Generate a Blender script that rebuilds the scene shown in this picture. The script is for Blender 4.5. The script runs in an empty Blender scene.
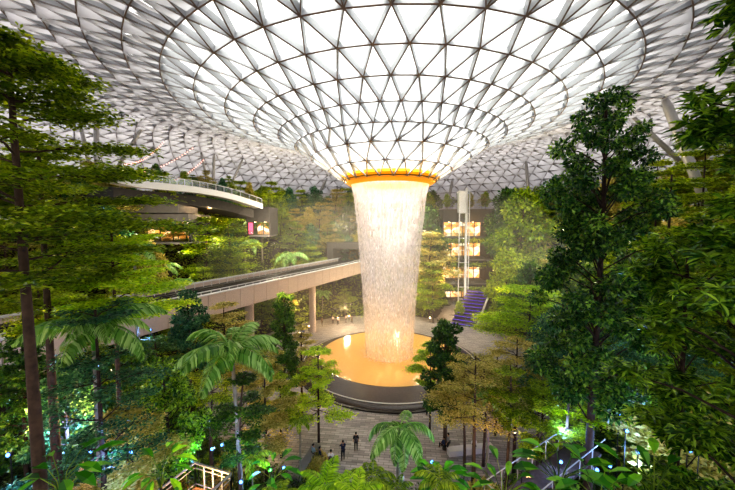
import bpy, bmesh, math, random
import numpy as np
from mathutils import Vector, Matrix, noise
PI = math.pi
col = bpy.context.scene.collection
random.seed(7)
RNG = np.random.default_rng(11)

# ------------------------------------------------------------------ camera
CAMZ = 20.0
F = 325.0
PITCH = math.radians(3.35)
cam_d = bpy.data.cameras.new('camera')
cam = bpy.data.objects.new('camera', cam_d); col.objects.link(cam)
cam.location = (0, 0, CAMZ)
cam.rotation_euler = (PI/2 - PITCH, 0, 0)
cam_d.sensor_width = 36.0
cam_d.lens = F/735*36
cam_d.clip_start = 0.1; cam_d.clip_end = 1000
bpy.context.scene.camera = cam

def at(px, py, Y):
    """world point seen at pixel (px,py) of the photo, at forward distance Y"""
    xc = (px-367.5)/F; yc = -(py-245)/F
    d = Vector((xc, math.cos(PITCH)+yc*math.sin(PITCH), -math.sin(PITCH)+yc*math.cos(PITCH)))
    d *= Y/d.y
    return Vector((0, 0, CAMZ)) + d

# ------------------------------------------------------------------ helpers
def tag(o, label=None, cat=None, group=None, kind=None):
    if label: o['label'] = label
    if cat: o['category'] = cat
    if group: o['group'] = group
    if kind: o['kind'] = kind
    return o

def empty(name, loc=(0, 0, 0), rz=0.0):
    o = bpy.data.objects.new(name, None); col.objects.link(o)
    o.location = loc; o.rotation_euler = (0, 0, rz); o.empty_display_size = .3
    return o

def link(name, me, mats, parent=None, loc=None, smooth=False):
    if not isinstance(mats, (list, tuple)): mats = [mats]
    if len(me.materials) == 0:
        for m in mats: me.materials.append(m)
    o = bpy.data.objects.new(name, me); col.objects.link(o)
    if parent: o.parent = parent
    if loc is not None: o.location = loc
    if smooth:
        me.polygons.foreach_set('use_smooth', [True]*len(me.polygons))
    return o

def copy_tree(o, parent=None):
    c = o.copy(); col.objects.link(c); c.parent = parent
    for ch in list(o.children): copy_tree(ch, c)
    return c

class MB:
    """collects shapes for one mesh"""
    def __init__(s): s.v = []; s.f = []; s.m = []
    def add(s, vs, fs, mi=0):
        n = len(s.v); s.v.extend([tuple(v) for v in vs])
        for f in fs: s.f.append(tuple(i+n for i in f)); s.m.append(mi)
    def box(s, x0, x1, y0, y1, z0, z1, mi=0):
        vs = [(x, y, z) for z in (z0, z1) for y in (y0, y1) for x in (x0, x1)]
        s.add(vs, [(0,2,3,1),(4,5,7,6),(0,1,5,4),(2,6,7,3),(0,4,6,2),(1,3,7,5)], mi)
    def bar(s, p, q, w, h, up=(0,0,1), mi=0, off=0.0, mib=None):
        """rectangular bar p->q; spans off..off+h along up"""
        p = Vector(p); q = Vector(q); d = (q-p)
        if d.length < 1e-6: return
        d.normalize(); up = Vector(up); side = d.cross(up)
        if side.length < 1e-5: side = d.cross(Vector((1,0,0)))
        side.normalize(); up = side.cross(d).normalized()
        a, b = side*(w/2), up
        vs = [p-a+b*off, p+a+b*off, p+a+b*(off+h), p-a+b*(off+h), q-a+b*off, q+a+b*off, q+a+b*(off+h), q-a+b*(off+h)]
        s.add(vs, [(0,3,2,1),(4,5,6,7),(3,7,6,2),(0,4,7,3),(1,2,6,5)], mi)
        s.add(vs, [(0,1,5,4)], mi if mib is None else mib)
    def tube(s, pts, radii, n=6, mi=0, cap=True):
        pts = [Vector(p) for p in pts]; base = len(s.v)
        ref = None
        for i, p in enumerate(pts):
            d = (pts[min(i+1, len(pts)-1)]-pts[max(i-1, 0)])
            if d.length < 1e-9: d = Vector((0,0,1))
            d.normalize()
            if ref is None: ref = d.orthogonal().normalized()
            ref = (ref - d*ref.dot(d));
            if ref.length < 1e-6: ref = d.orthogonal()
            ref.normalize(); b = d.cross(ref)
            r = radii[i] if hasattr(radii, '__len__') else radii
            for k in range(n):
                a = 2*PI*k/n
                s.v.append(tuple(p + (ref*math.cos(a)+b*math.sin(a))*r))
        for i in range(len(pts)-1):
            for k in range(n):
                k2 = (k+1) % n
                s.f.append((base+i*n+k, base+i*n+k2, base+(i+1)*n+k2, base+(i+1)*n+k)); s.m.append(mi)
        if cap:
            s.f.append(tuple(base+k for k in range(n-1, -1, -1))); s.m.append(mi)
            s.f.append(tuple(base+(len(pts)-1)*n+k for k in range(n))); s.m.append(mi)
    def lathe(s, prof, n=64, c=(0,0), mi=0, a0=0, a1=2*PI, closed=True):
        """prof list of (r,z); revolve around c"""
        base = len(s.v); full = abs(a1-a0-2*PI) < 1e-6
        m = n if full else n+1
        for r, z in prof:
            for k in range(m):
                a = a0+(a1-a0)*k/n
                s.v.append((c[0]+r*math.cos(a), c[1]+r*math.sin(a), z))
        for i in range(len(prof)-1):
            for k in range(n):
                k2 = (k+1) % m
                s.f.append((base+i*m+k, base+i*m+k2, base+(i+1)*m+k2, base+(i+1)*m+k)); s.m.append(mi)
    def mesh(s, name, recalc=False):
        me = bpy.data.meshes.new(name); me.from_pydata(s.v, [], s.f)
        me.polygons.foreach_set('material_index', s.m); me.update()
        if recalc:
            bm = bmesh.new(); bm.from_mesh(me); bmesh.ops.recalc_face_normals(bm, faces=bm.faces); bm.to_mesh(me); bm.free()
        return me
    def build(s, name, mats, parent=None, loc=None, smooth=False, recalc=False):
        return link(name, s.mesh(name, recalc), mats, parent, loc, smooth)

def quads_mesh(name, V):
    """V (N,4,3) -> mesh of N quads"""
    N = V.shape[0]
    me = bpy.data.meshes.new(name)
    me.vertices.add(N*4); me.vertices.foreach_set('co', V.reshape(-1).astype(np.float32))
    me.loops.add(N*4); me.loops.foreach_set('vertex_index', np.arange(N*4, dtype=np.int32))
    me.polygons.add(N); me.polygons.foreach_set('loop_start', np.arange(0, N*4, 4, dtype=np.int32))
    me.polygons.foreach_set('loop_total', np.full(N, 4, dtype=np.int32))
    me.update(calc_edges=True)
    return me

def nrm(a): return a/np.maximum(np.linalg.norm(a, axis=-1, keepdims=True), 1e-9)

def leaves(C, D, N, L, W, droop=0.15):
    """diamond leaves; C centre-base, D direction, N normal"""
    D = nrm(D); S = nrm(np.cross(D, N)); Nn = np.cross(S, D)
    L = np.asarray(L).reshape(-1, 1); W = np.asarray(W).reshape(-1, 1)
    b = C; t = C + D*L - Nn*L*droop
    m = C + D*L*.45
    return np.stack([b, m+S*W/2, t, m-S*W/2], axis=1)

def big_leaves(C, D, N, L, W, droop=.2):
    """each leaf = 3 quads, lanceolate with fold and droop"""
    D = nrm(D); S = nrm(np.cross(D, N)); U = np.cross(S, D)
    L = np.asarray(L).reshape(-1, 1); W = np.asarray(W).reshape(-1, 1)
    def P(t, s, lift=0): return C + D*L*t + S*W*s + U*(L*(-droop*t*t) + W*lift)
    out = []
    for sg in (-1, 1):
        out.append(np.stack([P(0,0), P(.3,.38*sg,.12), P(.62,.5*sg,.14), P(.6,0)], 1))
        out.append(np.stack([P(.6,0), P(.62,.5*sg,.14), P(.85,.28*sg,.06), P(1,0)], 1))
    return np.concatenate(out, 0)

# ------------------------------------------------------------------ materials
def new_mat(name):
    m = bpy.data.materials.new(name); m.use_nodes = True
    nt = m.node_tree; nt.nodes.clear()
    out = nt.nodes.new('ShaderNodeOutputMaterial')
    return m, nt, out

def rgb(h):
    if isinstance(h, str):
        h = h.lstrip('#'); c = [int(h[i:i+2], 16)/255 for i in (0, 2, 4)]
        return tuple((x/12.92 if x <= .04045 else ((x+.055)/1.055)**2.4) for x in c)+(1,)
    return tuple(h)+(1,)

def plain(name, c, rough=.6, metal=0, bump=0, scale=6, var=.15, spec=.4, emit=None, es=0):
    m, nt, out = new_mat(name)
    b = nt.nodes.new('ShaderNodeBsdfPrincipled'); nt.links.new(b.outputs[0], out.inputs[0])
    b.inputs['Roughness'].default_value = rough; b.inputs['Metallic'].default_value = metal
    b.inputs['Specular IOR Level'].default_value = spec
    tc = nt.nodes.new('ShaderNodeTexCoord'); n = nt.nodes.new('ShaderNodeTexNoise')
    n.inputs['Scale'].default_value = scale; n.inputs['Detail'].default_value = 4
    nt.links.new(tc.outputs['Object'], n.inputs['Vector'])
    r = nt.nodes.new('ShaderNodeValToRGB'); c = rgb(c)
    r.color_ramp.elements[0].position = .3; r.color_ramp.elements[1].position = .7
    r.color_ramp.elements[0].color = tuple(x*(1-var) for x in c[:3])+(1,)
    r.color_ramp.elements[1].color = tuple(min(1, x*(1+var)) for x in c[:3])+(1,)
    nt.links.new(n.outputs['Fac'], r.inputs['Fac']); nt.links.new(r.outputs[0], b.inputs['Base Color'])
    if bump:
        bp = nt.nodes.new('ShaderNodeBump'); bp.inputs['Strength'].default_value = bump; bp.inputs['Distance'].default_value = .05
        nt.links.new(n.outputs['Fac'], bp.inputs['Height']); nt.links.new(bp.outputs[0], b.inputs['Normal'])
    if emit:
        b.inputs['Emission Color'].default_value = rgb(emit); b.inputs['Emission Strength'].default_value = es
    return m

def emitter(name, c, s):
    m, nt, out = new_mat(name)
    e = nt.nodes.new('ShaderNodeEmission'); e.inputs[0].default_value = rgb(c); e.inputs[1].default_value = s
    nt.links.new(e.outputs[0], out.inputs[0]); return m

def leaf_mat(name, dark, mid, light, trans=.35, gloss=.35, patch=.5):
    """foliage: hue varies by leaf, by patch of the crown and by plant"""
    m, nt, out = new_mat(name)
    L = nt.links.new
    g = nt.nodes.new('ShaderNodeNewGeometry'); oi = nt.nodes.new('ShaderNodeObjectInfo')
    tc = nt.nodes.new('ShaderNodeTexCoord'); n = nt.nodes.new('ShaderNodeTexNoise'); n.inputs['Scale'].default_value = patch; n.inputs['Detail'].default_value = 2
    L(tc.outputs['Object'], n.inputs['Vector'])
    mx = nt.nodes.new('ShaderNodeMath'); mx.operation = 'MULTIPLY_ADD'; mx.inputs[1].default_value = .8
    L(g.outputs['Random Per Island'], mx.inputs[0])
    m2 = nt.nodes.new('ShaderNodeMath'); m2.operation = 'MULTIPLY_ADD'; m2.inputs[1].default_value = .9; m2.inputs[2].default_value = -.38
    L(n.outputs['Fac'], m2.inputs[0])
    m3 = nt.nodes.new('ShaderNodeMath'); m3.operation = 'MULTIPLY_ADD'; m3.inputs[1].default_value = .3
    L(oi.outputs['Random'], m3.inputs[0]); L(m2.outputs[0], m3.inputs[2]); L(m3.outputs[0], mx.inputs[2])
    r = nt.nodes.new('ShaderNodeValToRGB'); el = r.color_ramp.elements
    el[0].position = .1; el[0].color = rgb(dark); el[1].position = 1.0; el[1].color = rgb(light)
    e = el.new(.55); e.color = rgb(mid)
    L(mx.outputs[0], r.inputs['Fac'])
    b = nt.nodes.new('ShaderNodeBsdfPrincipled'); b.inputs['Roughness'].default_value = gloss; b.inputs['Specular IOR Level'].default_value = .35
    L(r.outputs[0], b.inputs['Base Color'])
    t = nt.nodes.new('ShaderNodeBsdfTranslucent')
    hs = nt.nodes.new('ShaderNodeHueSaturation'); hs.inputs['Hue'].default_value = .48; hs.inputs['Saturation'].default_value = 1.15; hs.inputs['Value'].default_value = 1.5
    L(r.outputs[0], hs.inputs['Color']); L(hs.outputs[0], t.inputs[0])
    mix = nt.nodes.new('ShaderNodeMixShader'); mix.inputs[0].default_value = trans
    L(b.outputs[0], mix.inputs[1]); L(t.outputs[0], mix.inputs[2]); L(mix.outputs[0], out.inputs[0])
    return m

M = {}
M['leaf_tier'] = leaf_mat('layered_leaf', '#36560e', '#78961e', '#bccb48', .45)
M['leaf_bright'] = leaf_mat('bright_leaf', '#62921a', '#a0c828', '#dcec5c', .5)
M['leaf_olive'] = leaf_mat('olive_leaf', '#66702a', '#a6a24c', '#d8cc80', .45)
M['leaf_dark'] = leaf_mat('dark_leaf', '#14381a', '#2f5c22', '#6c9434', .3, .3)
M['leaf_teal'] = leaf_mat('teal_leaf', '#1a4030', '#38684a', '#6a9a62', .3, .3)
M['leaf_glossy'] = leaf_mat('glossy_leaf', '#0e2a0a', '#30601a', '#9cc03c', .3, .28, 1.4)
M['leaf_tall'] = leaf_mat('tall_tree_leaf', '#0e2a14', '#31642c', '#9cc452', .3, .28)
M['palm_leaf'] = leaf_mat('palm_leaf', '#3a6a2a', '#76a64c', '#bcd88c', .4, .35)
M['fern_leaf'] = leaf_mat('fern_leaf', '#24481a', '#4f7a24', '#98b03a', .4, .4)
M['broad_leaf'] = leaf_mat('broad_leaf', '#1c5a14', '#3c8c22', '#84cc38', .4, .3)
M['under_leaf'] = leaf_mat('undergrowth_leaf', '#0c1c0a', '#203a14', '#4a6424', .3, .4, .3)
M['bark'] = plain('bark', '#4c392c', .85, bump=.6, scale=5, var=.35)
M['bark_dark'] = plain('bark_dark', '#38281f', .9, bump=.6, scale=6, var=.35)
M['palm_bark'] = plain('palm_bark', '#8a8274', .8, bump=.4, scale=4, var=.25)
M['beige'] = plain('beige_cladding', '#c8b4a6', .55, var=.05)
M['concrete'] = plain('concrete', '#76726f', .8, bump=.2, scale=1.2, var=.12)
M['dark_concrete'] = plain('dark_concrete', '#3a3735', .8, scale=1.5, var=.2)
M['white_metal'] = plain('white_metal', '#d6d4d2', .4, .0, var=.03)
M['grey_metal'] = plain('grey_metal', '#a9a7a6', .4, .3, var=.05)
M['dark_metal'] = plain('dark_metal', '#2a2826', .45, .4, var=.1)
M['bridge_dark'] = plain('track_bed', '#1b1a19', .7, scale=3, var=.3)
M['wood'] = plain('warm_wood', '#a9703c', .5, scale=4, var=.2)
M['granite'] = plain('dark_granite', '#4c413a', .25, bump=.02, scale=7, var=.25, spec=.6)
M['black_stone'] = plain('black_stone', '#16140f', .3, var=.2)
M['light_stone'] = plain('light_stone', '#cfc9c0', .5, var=.05)
M['soil'] = plain('soil', '#241c12', .95, bump=.5, scale=1.5, var=.4)

# glass of the roof: clear near the funnel, fritted and shaded further out
def roof_glass():
    m, nt, out = new_mat('roof_glass'); L = nt.links.new
    tc = nt.nodes.new('ShaderNodeTexCoord'); sep = nt.nodes.new('ShaderNodeVectorMath'); sep.operation = 'LENGTH'
    mul = nt.nodes.new('ShaderNodeVectorMath'); mul.operation = 'MULTIPLY'; mul.inputs[1].default_value = (1, 1, 0)
    L(tc.outputs['Object'], mul.inputs[0]); L(mul.outputs[0], sep.inputs[0])
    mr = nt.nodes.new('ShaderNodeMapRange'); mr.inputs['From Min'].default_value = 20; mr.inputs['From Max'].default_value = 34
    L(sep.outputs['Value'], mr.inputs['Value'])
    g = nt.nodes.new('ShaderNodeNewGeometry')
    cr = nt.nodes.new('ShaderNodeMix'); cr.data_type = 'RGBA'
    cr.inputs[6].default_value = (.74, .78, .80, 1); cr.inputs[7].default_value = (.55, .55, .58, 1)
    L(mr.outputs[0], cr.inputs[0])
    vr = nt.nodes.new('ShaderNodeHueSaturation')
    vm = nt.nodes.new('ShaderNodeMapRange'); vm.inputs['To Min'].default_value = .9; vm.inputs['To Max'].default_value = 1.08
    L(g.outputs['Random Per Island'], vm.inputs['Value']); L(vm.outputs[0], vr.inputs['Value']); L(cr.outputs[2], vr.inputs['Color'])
    tl = nt.nodes.new('ShaderNodeBsdfTranslucent'); L(vr.outputs[0], tl.inputs[0])
    df = nt.nodes.new('ShaderNodeBsdfDiffuse'); L(vr.outputs[0], df.inputs[0])
    m1 = nt.nodes.new('ShaderNodeMixShader'); m1.inputs[0].default_value = .3; L(tl.outputs[0], m1.inputs[1]); L(df.outputs[0], m1.inputs[2])
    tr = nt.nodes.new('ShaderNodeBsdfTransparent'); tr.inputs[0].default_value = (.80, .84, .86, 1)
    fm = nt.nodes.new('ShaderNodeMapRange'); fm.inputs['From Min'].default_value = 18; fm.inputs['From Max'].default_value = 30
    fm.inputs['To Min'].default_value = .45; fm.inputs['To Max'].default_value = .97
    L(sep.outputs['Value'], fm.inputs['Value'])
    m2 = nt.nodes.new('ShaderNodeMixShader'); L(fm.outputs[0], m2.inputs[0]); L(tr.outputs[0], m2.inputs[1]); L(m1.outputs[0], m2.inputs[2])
    L(m2.outputs[0], out.inputs[0]); return m

def shade_mat():
    m, nt, out = new_mat('shade_fabric'); L = nt.links.new
    g = nt.nodes.new('ShaderNodeNewGeometry'); r = nt.nodes.new('ShaderNodeMapRange'); r.inputs['To Min'].default_value = .5; r.inputs['To Max'].default_value = .64
    L(g.outputs['Random Per Island'], r.inputs['Value'])
    c = nt.nodes.new('ShaderNodeCombineColor'); [L(r.outputs[0], c.inputs[i]) for i in (0, 2)]; gm_ = nt.nodes.new('ShaderNodeMath'); gm_.operation = 'MULTIPLY'; gm_.inputs[1].default_value = .97; L(r.outputs[0], gm_.inputs[0]); L(gm_.outputs[0], c.inputs[1])
    d = nt.nodes.new('ShaderNodeBsdfDiffuse'); t = nt.nodes.new('ShaderNodeBsdfTranslucent'); L(c.outputs[0], d.inputs[0]); L(c.outputs[0], t.inputs[0])
    mx = nt.nodes.new('ShaderNodeMixShader'); mx.inputs[0].default_value = .55; L(d.outputs[0], mx.inputs[1]); L(t.outputs[0], mx.inputs[2]); L(mx.outputs[0], out.inputs[0])
    return m

# ------------------------------------------------------------------ roof
CX, CY = 3.2, 47.0
PROF = [(6.4,6.5),(8.6,7.95),(11,9.5),(13,11.0),(15.2,12.3),(18.2,13.4),(21.4,14.3),(24.5,15.15),(27.4,15.95),(30.2,16.7),(33,17.4),
        (35.8,18.05),(38.6,18.6),(41.4,19.05),(44.2,19.4),(47,19.6),(49.8,19.6),(52.6,19.3),(55.4,18.75),(58.2,17.9),(61,16.8),(63.8,15.4),(66.6,13.7),(69.2,11.6),(71.6,9.0),(73.8,6.0),(75.8,2.4),(77.5,-2)]
def roof_h(r):
    for (a, ha), (b, hb) in zip(PROF, PROF[1:]):
        if r <= b: return ha+(hb-ha)*max(0, (r-a))/(b-a)
    return PROF[-1][1]
def build_roof():
    rings = []; 
    for i, (r, h) in enumerate(PROF):
        n = 24 if i <= 2 else (48 if i <= 7 else 96)
        off = 0.5*(i % 2)
        if i <= 2: off = .5*(i % 2)
        pts = []
        for k in range(n):
            a = 2*PI*(k+off)/n + PI/24*.0
            pts.append(Vector((r*math.cos(a), r*math.sin(a), h)))
        rings.append(pts)
    segs = set(); tris = []
    idx = []; V = []
    for pts in rings:
        idx.append(list(range(len(V), len(V)+len(pts)))); V += pts
    offs = [0.5*(i % 2) for i in range(len(rings))]
    for i, pts in enumerate(rings):
        n = len(pts)
        for k in range(n): segs.add(tuple(sorted((idx[i][k], idx[i][(k+1) % n]))))
        if i+1 < len(rings):
            m = len(rings[i+1]); A = idx[i]; B = idx[i+1]
            # advancing zipper by angle
            a = [2*PI*(k+offs[i])/n for k in range(n+1)]
            b = [2*PI*(k+offs[i+1])/m for k in range(m+1)]
            ia = ib = 0
            # start with the b nearest to a[0]
            while ia < n or ib < m:
                if ib >= m or (ia < n and a[ia+1] <= b[ib+1]+1e-9 if ib < m else True):
                    tris.append((A[ia % n], A[(ia+1) % n], B[ib % m])); segs.add(tuple(sorted((A[(ia+1) % n], B[ib % m])))); segs.add(tuple(sorted((A[ia % n], B[ib % m])))); ia += 1
                else:
                    tris.append((A[ia % n], B[(ib+1) % m], B[ib % m])); segs.add(tuple(sorted((A[ia % n], B[(ib+1) % m])))); ib += 1
    mb = MB()
    def normal(p):
        r = math.hypot(p.x, p.y); s = (roof_h(r+.8)-roof_h(max(6.4, r-.8)))/1.6
        if r > 70: s = max(s, -1.3)
        n = Vector((-s*p.x/r, -s*p.y/r, 1)); return n.normalized()
    def beam(mb, p, q, wb, wt, dep, up):
        d = (q-p).normalized(); sd = d.cross(up).normalized(); u = sd.cross(d)
        vs = []
        for e in (p, q): vs += [e-sd*wb/2-u*dep*.75, e+sd*wb/2-u*dep*.75, e+sd*wt/2+u*dep*.1, e-sd*wt/2+u*dep*.1]
        mb.add(vs, [(3,7,6,2),(0,4,7,3),(1,2,6,5)], 0); 
        vs = [v-u*.004 for v in (vs[0], vs[1], vs[5], vs[4])]; vs += [v-u*.07 for v in vs]
        mb.add(vs, [(0,1,2,3),(7,6,5,4),(0,4,5,1),(2,6,7,3)], 1)
    for a, b in segs:
        p, q = V[a], V[b]; mid = (p+q)/2; r = math.hypot(mid.x, mid.y)
        w = .15 if r < 16 else .2
        dep = .4 if r < 12 else (.62 if r < 30 else .7)
        beam(mb, p, q, w*.45, w*1.35, dep, normal(mid))
    steel = plain('roof_steel', '#b4b5b8', .5, .0, var=.04)
    flange = plain('roof_flange', '#806a5c', .5, .1, var=.1)
    lat = mb.build('ceiling', [steel, flange], loc=(CX, CY, CAMZ))
    tag(lat, kind='structure')
    gm = bpy.data.meshes.new('glazing'); N = len(tris)
    vs = []; fs = []
    for t in tris:
        n = len(vs); vs += [V[i]+normal(V[i])*.06 for i in t]; fs.append((n, n+1, n+2))
    gm.from_pydata([tuple(v) for v in vs], [], fs); gm.update()
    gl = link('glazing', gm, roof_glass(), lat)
    # fabric shades hung under the outer panes, each sagging a little
    vs = []; fs = []
    for t in tris:
        P = [V[i] for i in t]; c = sum(P, Vector())/3; r = math.hypot(c.x, c.y)
        if r < 28 or r > 75: continue
        nn = normal(c); k = .985 if r > 34 else .9
        q = [c+(p-c)*k-nn*.08 for p in P]; lo = max(range(3), key=lambda i: math.hypot(P[i].x, P[i].y))
        q[lo] = q[lo]-nn*.75
        cc = sum(q, Vector())/3-nn*.22
        m = [(q[i]+q[(i+1) % 3])/2-nn*.05 for i in range(3)]
        n = len(vs); vs += q+m+[cc]
        for i in range(3): fs += [(n+i, n+3+i, n+6), (n+3+i, n+(i+1) % 3, n+6)]
    sh = bpy.data.meshes.new('sun_shades'); sh.from_pydata([tuple(v) for v in vs], [], fs); sh.update()
    sm_ = link('sun_shades', sh, shade_mat(), lat, smooth=True)
    return lat
build_roof()

# gold ring beam around the opening
gold = plain('gold_ring', '#e09a18', .35, .3, var=.1, emit='#ff9a10', es=.55)  # emission stands in for golden light on the ring, stronger on the band
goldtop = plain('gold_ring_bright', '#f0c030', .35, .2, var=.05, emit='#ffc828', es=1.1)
mb = MB()
mb.lathe([(6.9,7.15),(6.95,6.75),(6.3,6.05),(5.75,5.7),(5.6,5.8),(5.7,6.9),(6.9,7.15)], 96, mi=0)
ring = mb.build('oculus_ring', [gold], loc=(CX, CY, CAMZ), smooth=False)
tag(ring, 'golden lit ring around the opening of the glass roof, above the waterfall', 'ring')
mb = MB(); mb.lathe([(6.93,7.17),(7.02,7.05),(7.0,6.72),(6.9,6.7)], 96)
mb.build('bright_upper_band', goldtop, ring)
mb = MB(); mb.lathe([(6.62,6.42),(6.70,6.36),(6.62,6.28)], 96)
mb.build('dark_band', M['dark_metal'], ring)  # thin dark strip standing slightly proud of the ring

# ------------------------------------------------------------------ waterfall
def fall_mat():
    m, nt, out = new_mat('falling_water'); L = nt.links.new
    uv = nt.nodes.new('ShaderNodeUVMap'); uv.uv_map = 'UVMap'
    def nz(sx, sy, det):
        mp = nt.nodes.new('ShaderNodeMapping'); mp.inputs['Scale'].default_value = (sx, sy, 1)
        L(uv.outputs[0], mp.inputs[0]); n = nt.nodes.new('ShaderNodeTexNoise'); n.inputs['Scale'].default_value = 1; n.inputs['Detail'].default_value = det
        L(mp.outputs[0], n.inputs['Vector']); return n
    a = nz(150, 26, 2); b = nz(70, 3, 1)
    sp = nt.nodes.new('ShaderNodeSeparateXYZ'); L(uv.outputs[0], sp.inputs[0])
    # opacity: solid at the lip, beads in the middle, hazy towards the pool
    add = nt.nodes.new('ShaderNodeMath'); add.operation = 'ADD'; L(a.outputs['Fac'], add.inputs[0]); 
    h = nt.nodes.new('ShaderNodeMath'); h.operation = 'MULTIPLY_ADD'; h.inputs[1].default_value = .6; h.inputs[2].default_value = -.3; L(b.outputs['Fac'], h.inputs[0]); L(h.outputs[0], add.inputs[1])
    lip = nt.nodes.new('ShaderNodeMapRange'); lip.inputs['From Min'].default_value = .90; lip.inputs['From Max'].default_value = .985; lip.inputs['To Max'].default_value = .35
    L(sp.outputs['Y'], lip.inputs['Value'])
    low = nt.nodes.new('ShaderNodeMapRange'); low.inputs['From Min'].default_value = .0; low.inputs['From Max'].default_value = .45; low.inputs['To Min'].default_value = .16; low.inputs['To Max'].default_value = 1; L(sp.outputs['Y'], low.inputs['Value'])
    sb = nt.nodes.new('ShaderNodeMath'); sb.operation = 'SUBTRACT'; sb.inputs[1].default_value = .5; L(add.outputs[0], sb.inputs[0]); ml = nt.nodes.new('ShaderNodeMath'); ml.operation = 'MULTIPLY_ADD'; ml.inputs[2].default_value = .5; L(sb.outputs[0], ml.inputs[0]); L(low.outputs[0], ml.inputs[1])
    add2 = nt.nodes.new('ShaderNodeMath'); add2.operation = 'ADD'; L(ml.outputs[0], add2.inputs[0]); L(lip.outputs[0], add2.inputs[1])
    r = nt.nodes.new('ShaderNodeMapRange'); r.inputs['From Min'].default_value = .38; r.inputs['From Max'].default_value = .58; r.inputs['To Min'].default_value = .05; r.inputs['To Max'].default_value = .58
    L(add2.outputs[0], r.inputs['Value'])
    t = nt.nodes.new('ShaderNodeBsdfTransparent')
    d = nt.nodes.new('ShaderNodeBsdfDiffuse'); d.inputs[0].default_value = (.84, .77, .76, 1)
    tl = nt.nodes.new('ShaderNodeBsdfTranslucent'); tl.inputs[0].default_value = (.84, .79, .77, 1)
    mm = nt.nodes.new('ShaderNodeMixShader'); mm.inputs[0].default_value = .5; L(d.outputs[0], mm.inputs[1]); L(tl.outputs[0], mm.inputs[2])
    mix = nt.nodes.new('ShaderNodeMixShader'); L(r.outputs[0], mix.inputs[0]); L(t.outputs[0], mix.inputs[1]); L(mm.outputs[0], mix.inputs[2])
    L(mix.outputs[0], out.inputs[0]); return m
def curtain(name, scale, zt, mat, parent, seed):
    n, rows = 200, 50; rnd = random.Random(seed)
    rad = [(0, 3.35), (.12, 3.5), (.45, 4.0), (.75, 4.65), (.93, 5.1), (1, 5.5)]
    vs = []; uvs = []
    for j in range(rows+1):
        t = j/rows
        for (a, ra), (b, rb) in zip(rad, rad[1:]):
            if t <= b+1e-9: rr = ra+(rb-ra)*(t-a)/(b-a); break
        for k in range(n+1):
            an = 2*PI*(k % n)/n
            w = 1+.02*math.sin(an*23+seed)+.012*math.sin(an*51+2*seed)
            r = rr*scale*(1+(w-1)*(1-t*.5))
            vs.append((r*math.cos(an), r*math.sin(an), 1.25+(zt-1.25)*t)); uvs.append((k/n+seed*.13, t))
    fs = [(j*(n+1)+k, j*(n+1)+k+1, (j+1)*(n+1)+k+1, (j+1)*(n+1)+k) for j in range(rows) for k in range(n)]
    me = bpy.data.meshes.new(name); me.from_pydata(vs, [], fs); me.update()
    ul = me.uv_layers.new(name='UVMap')
    li = np.empty(len(me.loops), dtype=np.int32); me.loops.foreach_get('vertex_index', li)
    ul.data.foreach_set('uv', np.array(uvs, dtype=np.float32)[li].reshape(-1))
    return link(name, me, mat, parent, smooth=True)
fw = empty('waterfall', (CX, CY, 0))
tag(fw, 'tall round curtain of falling water dropping from the golden ring into the pool', 'waterfall')
fm = fall_mat()
curtain('outer_curtain', 1.0, 25.85, fm, fw, 1)
curtain('inner_curtain', .86, 25.85, fm, fw, 2)
# beads of water, loose around the curtain
N = 9000
z = RNG.uniform(1.3, 25.2, N); t = (z-1.25)/24.6
rr = np.interp(t, [0,.12,.45,.75,.93,1], [3.35,3.5,4.0,4.65,5.1,5.5])*(1+RNG.normal(0, .035, N)); an = RNG.uniform(0, 2*PI, N)
C = np.stack([rr*np.cos(an), rr*np.sin(an), z], 1)
D = np.tile([0, 0, -1.], (N, 1)); Nn = np.stack([np.cos(an), np.sin(an), 0*an], 1)
me = quads_mesh('beads', leaves(C, D, Nn, RNG.uniform(.15, .6, N), RNG.uniform(.03, .06, N), 0))
bead = plain('water_bead', '#f4f0ee', .3, var=.02)
o = link('falling_beads', me, bead, fw); tag(o, kind='stuff')

# ------------------------------------------------------------------ ground
def sm(a, b, x):
    t = max(0, min(1, (x-a)/(b-a))); return t*t*(3-2*t)
def canyon(x, y):
    """0..1 inside the open court behind the pool on the right"""
    if y < 55: return 0
    u = x-(.315*y)
    return (1-sm(6.5, 9, abs(u)))*sm(55, 58, y)
def ground(x, y):
    dx, dy = x-CX, y-CY; r = math.hypot(dx, dy)
    far = sm(-12, 14, dy+abs(dx)*.25)
    top = 4.5+14.5*far
    h = sm(24.5, 52, r)*top
    h *= 1-canyon(x, y)
    if y < 24: h += sm(24, 8, y)*2.5*0 + sm(24, 6, y)*2.5
    return h
mb = MB(); nx, ny = 120, 100
X0, X1, Y0, Y1 = -78, 86, -12, 126
for j in range(ny+1):
    for i in range(nx+1):
        x = X0+(X1-X0)*i/nx; y = Y0+(Y1-Y0)*j/ny
        mb.v.append((x, y, ground(x, y)-.04+noise.noise(Vector((x*.3, y*.3, 0)))*.25*sm(25, 30, math.hypot(x-CX, y-CY))))
for j in range(ny):
    for i in range(nx):
        a = j*(nx+1)+i; mb.f.append((a, a+1, a+nx+2, a+nx+1)); mb.m.append(0)
g = mb.build('ground', M['soil'], smooth=True); tag(g, kind='structure')

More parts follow.
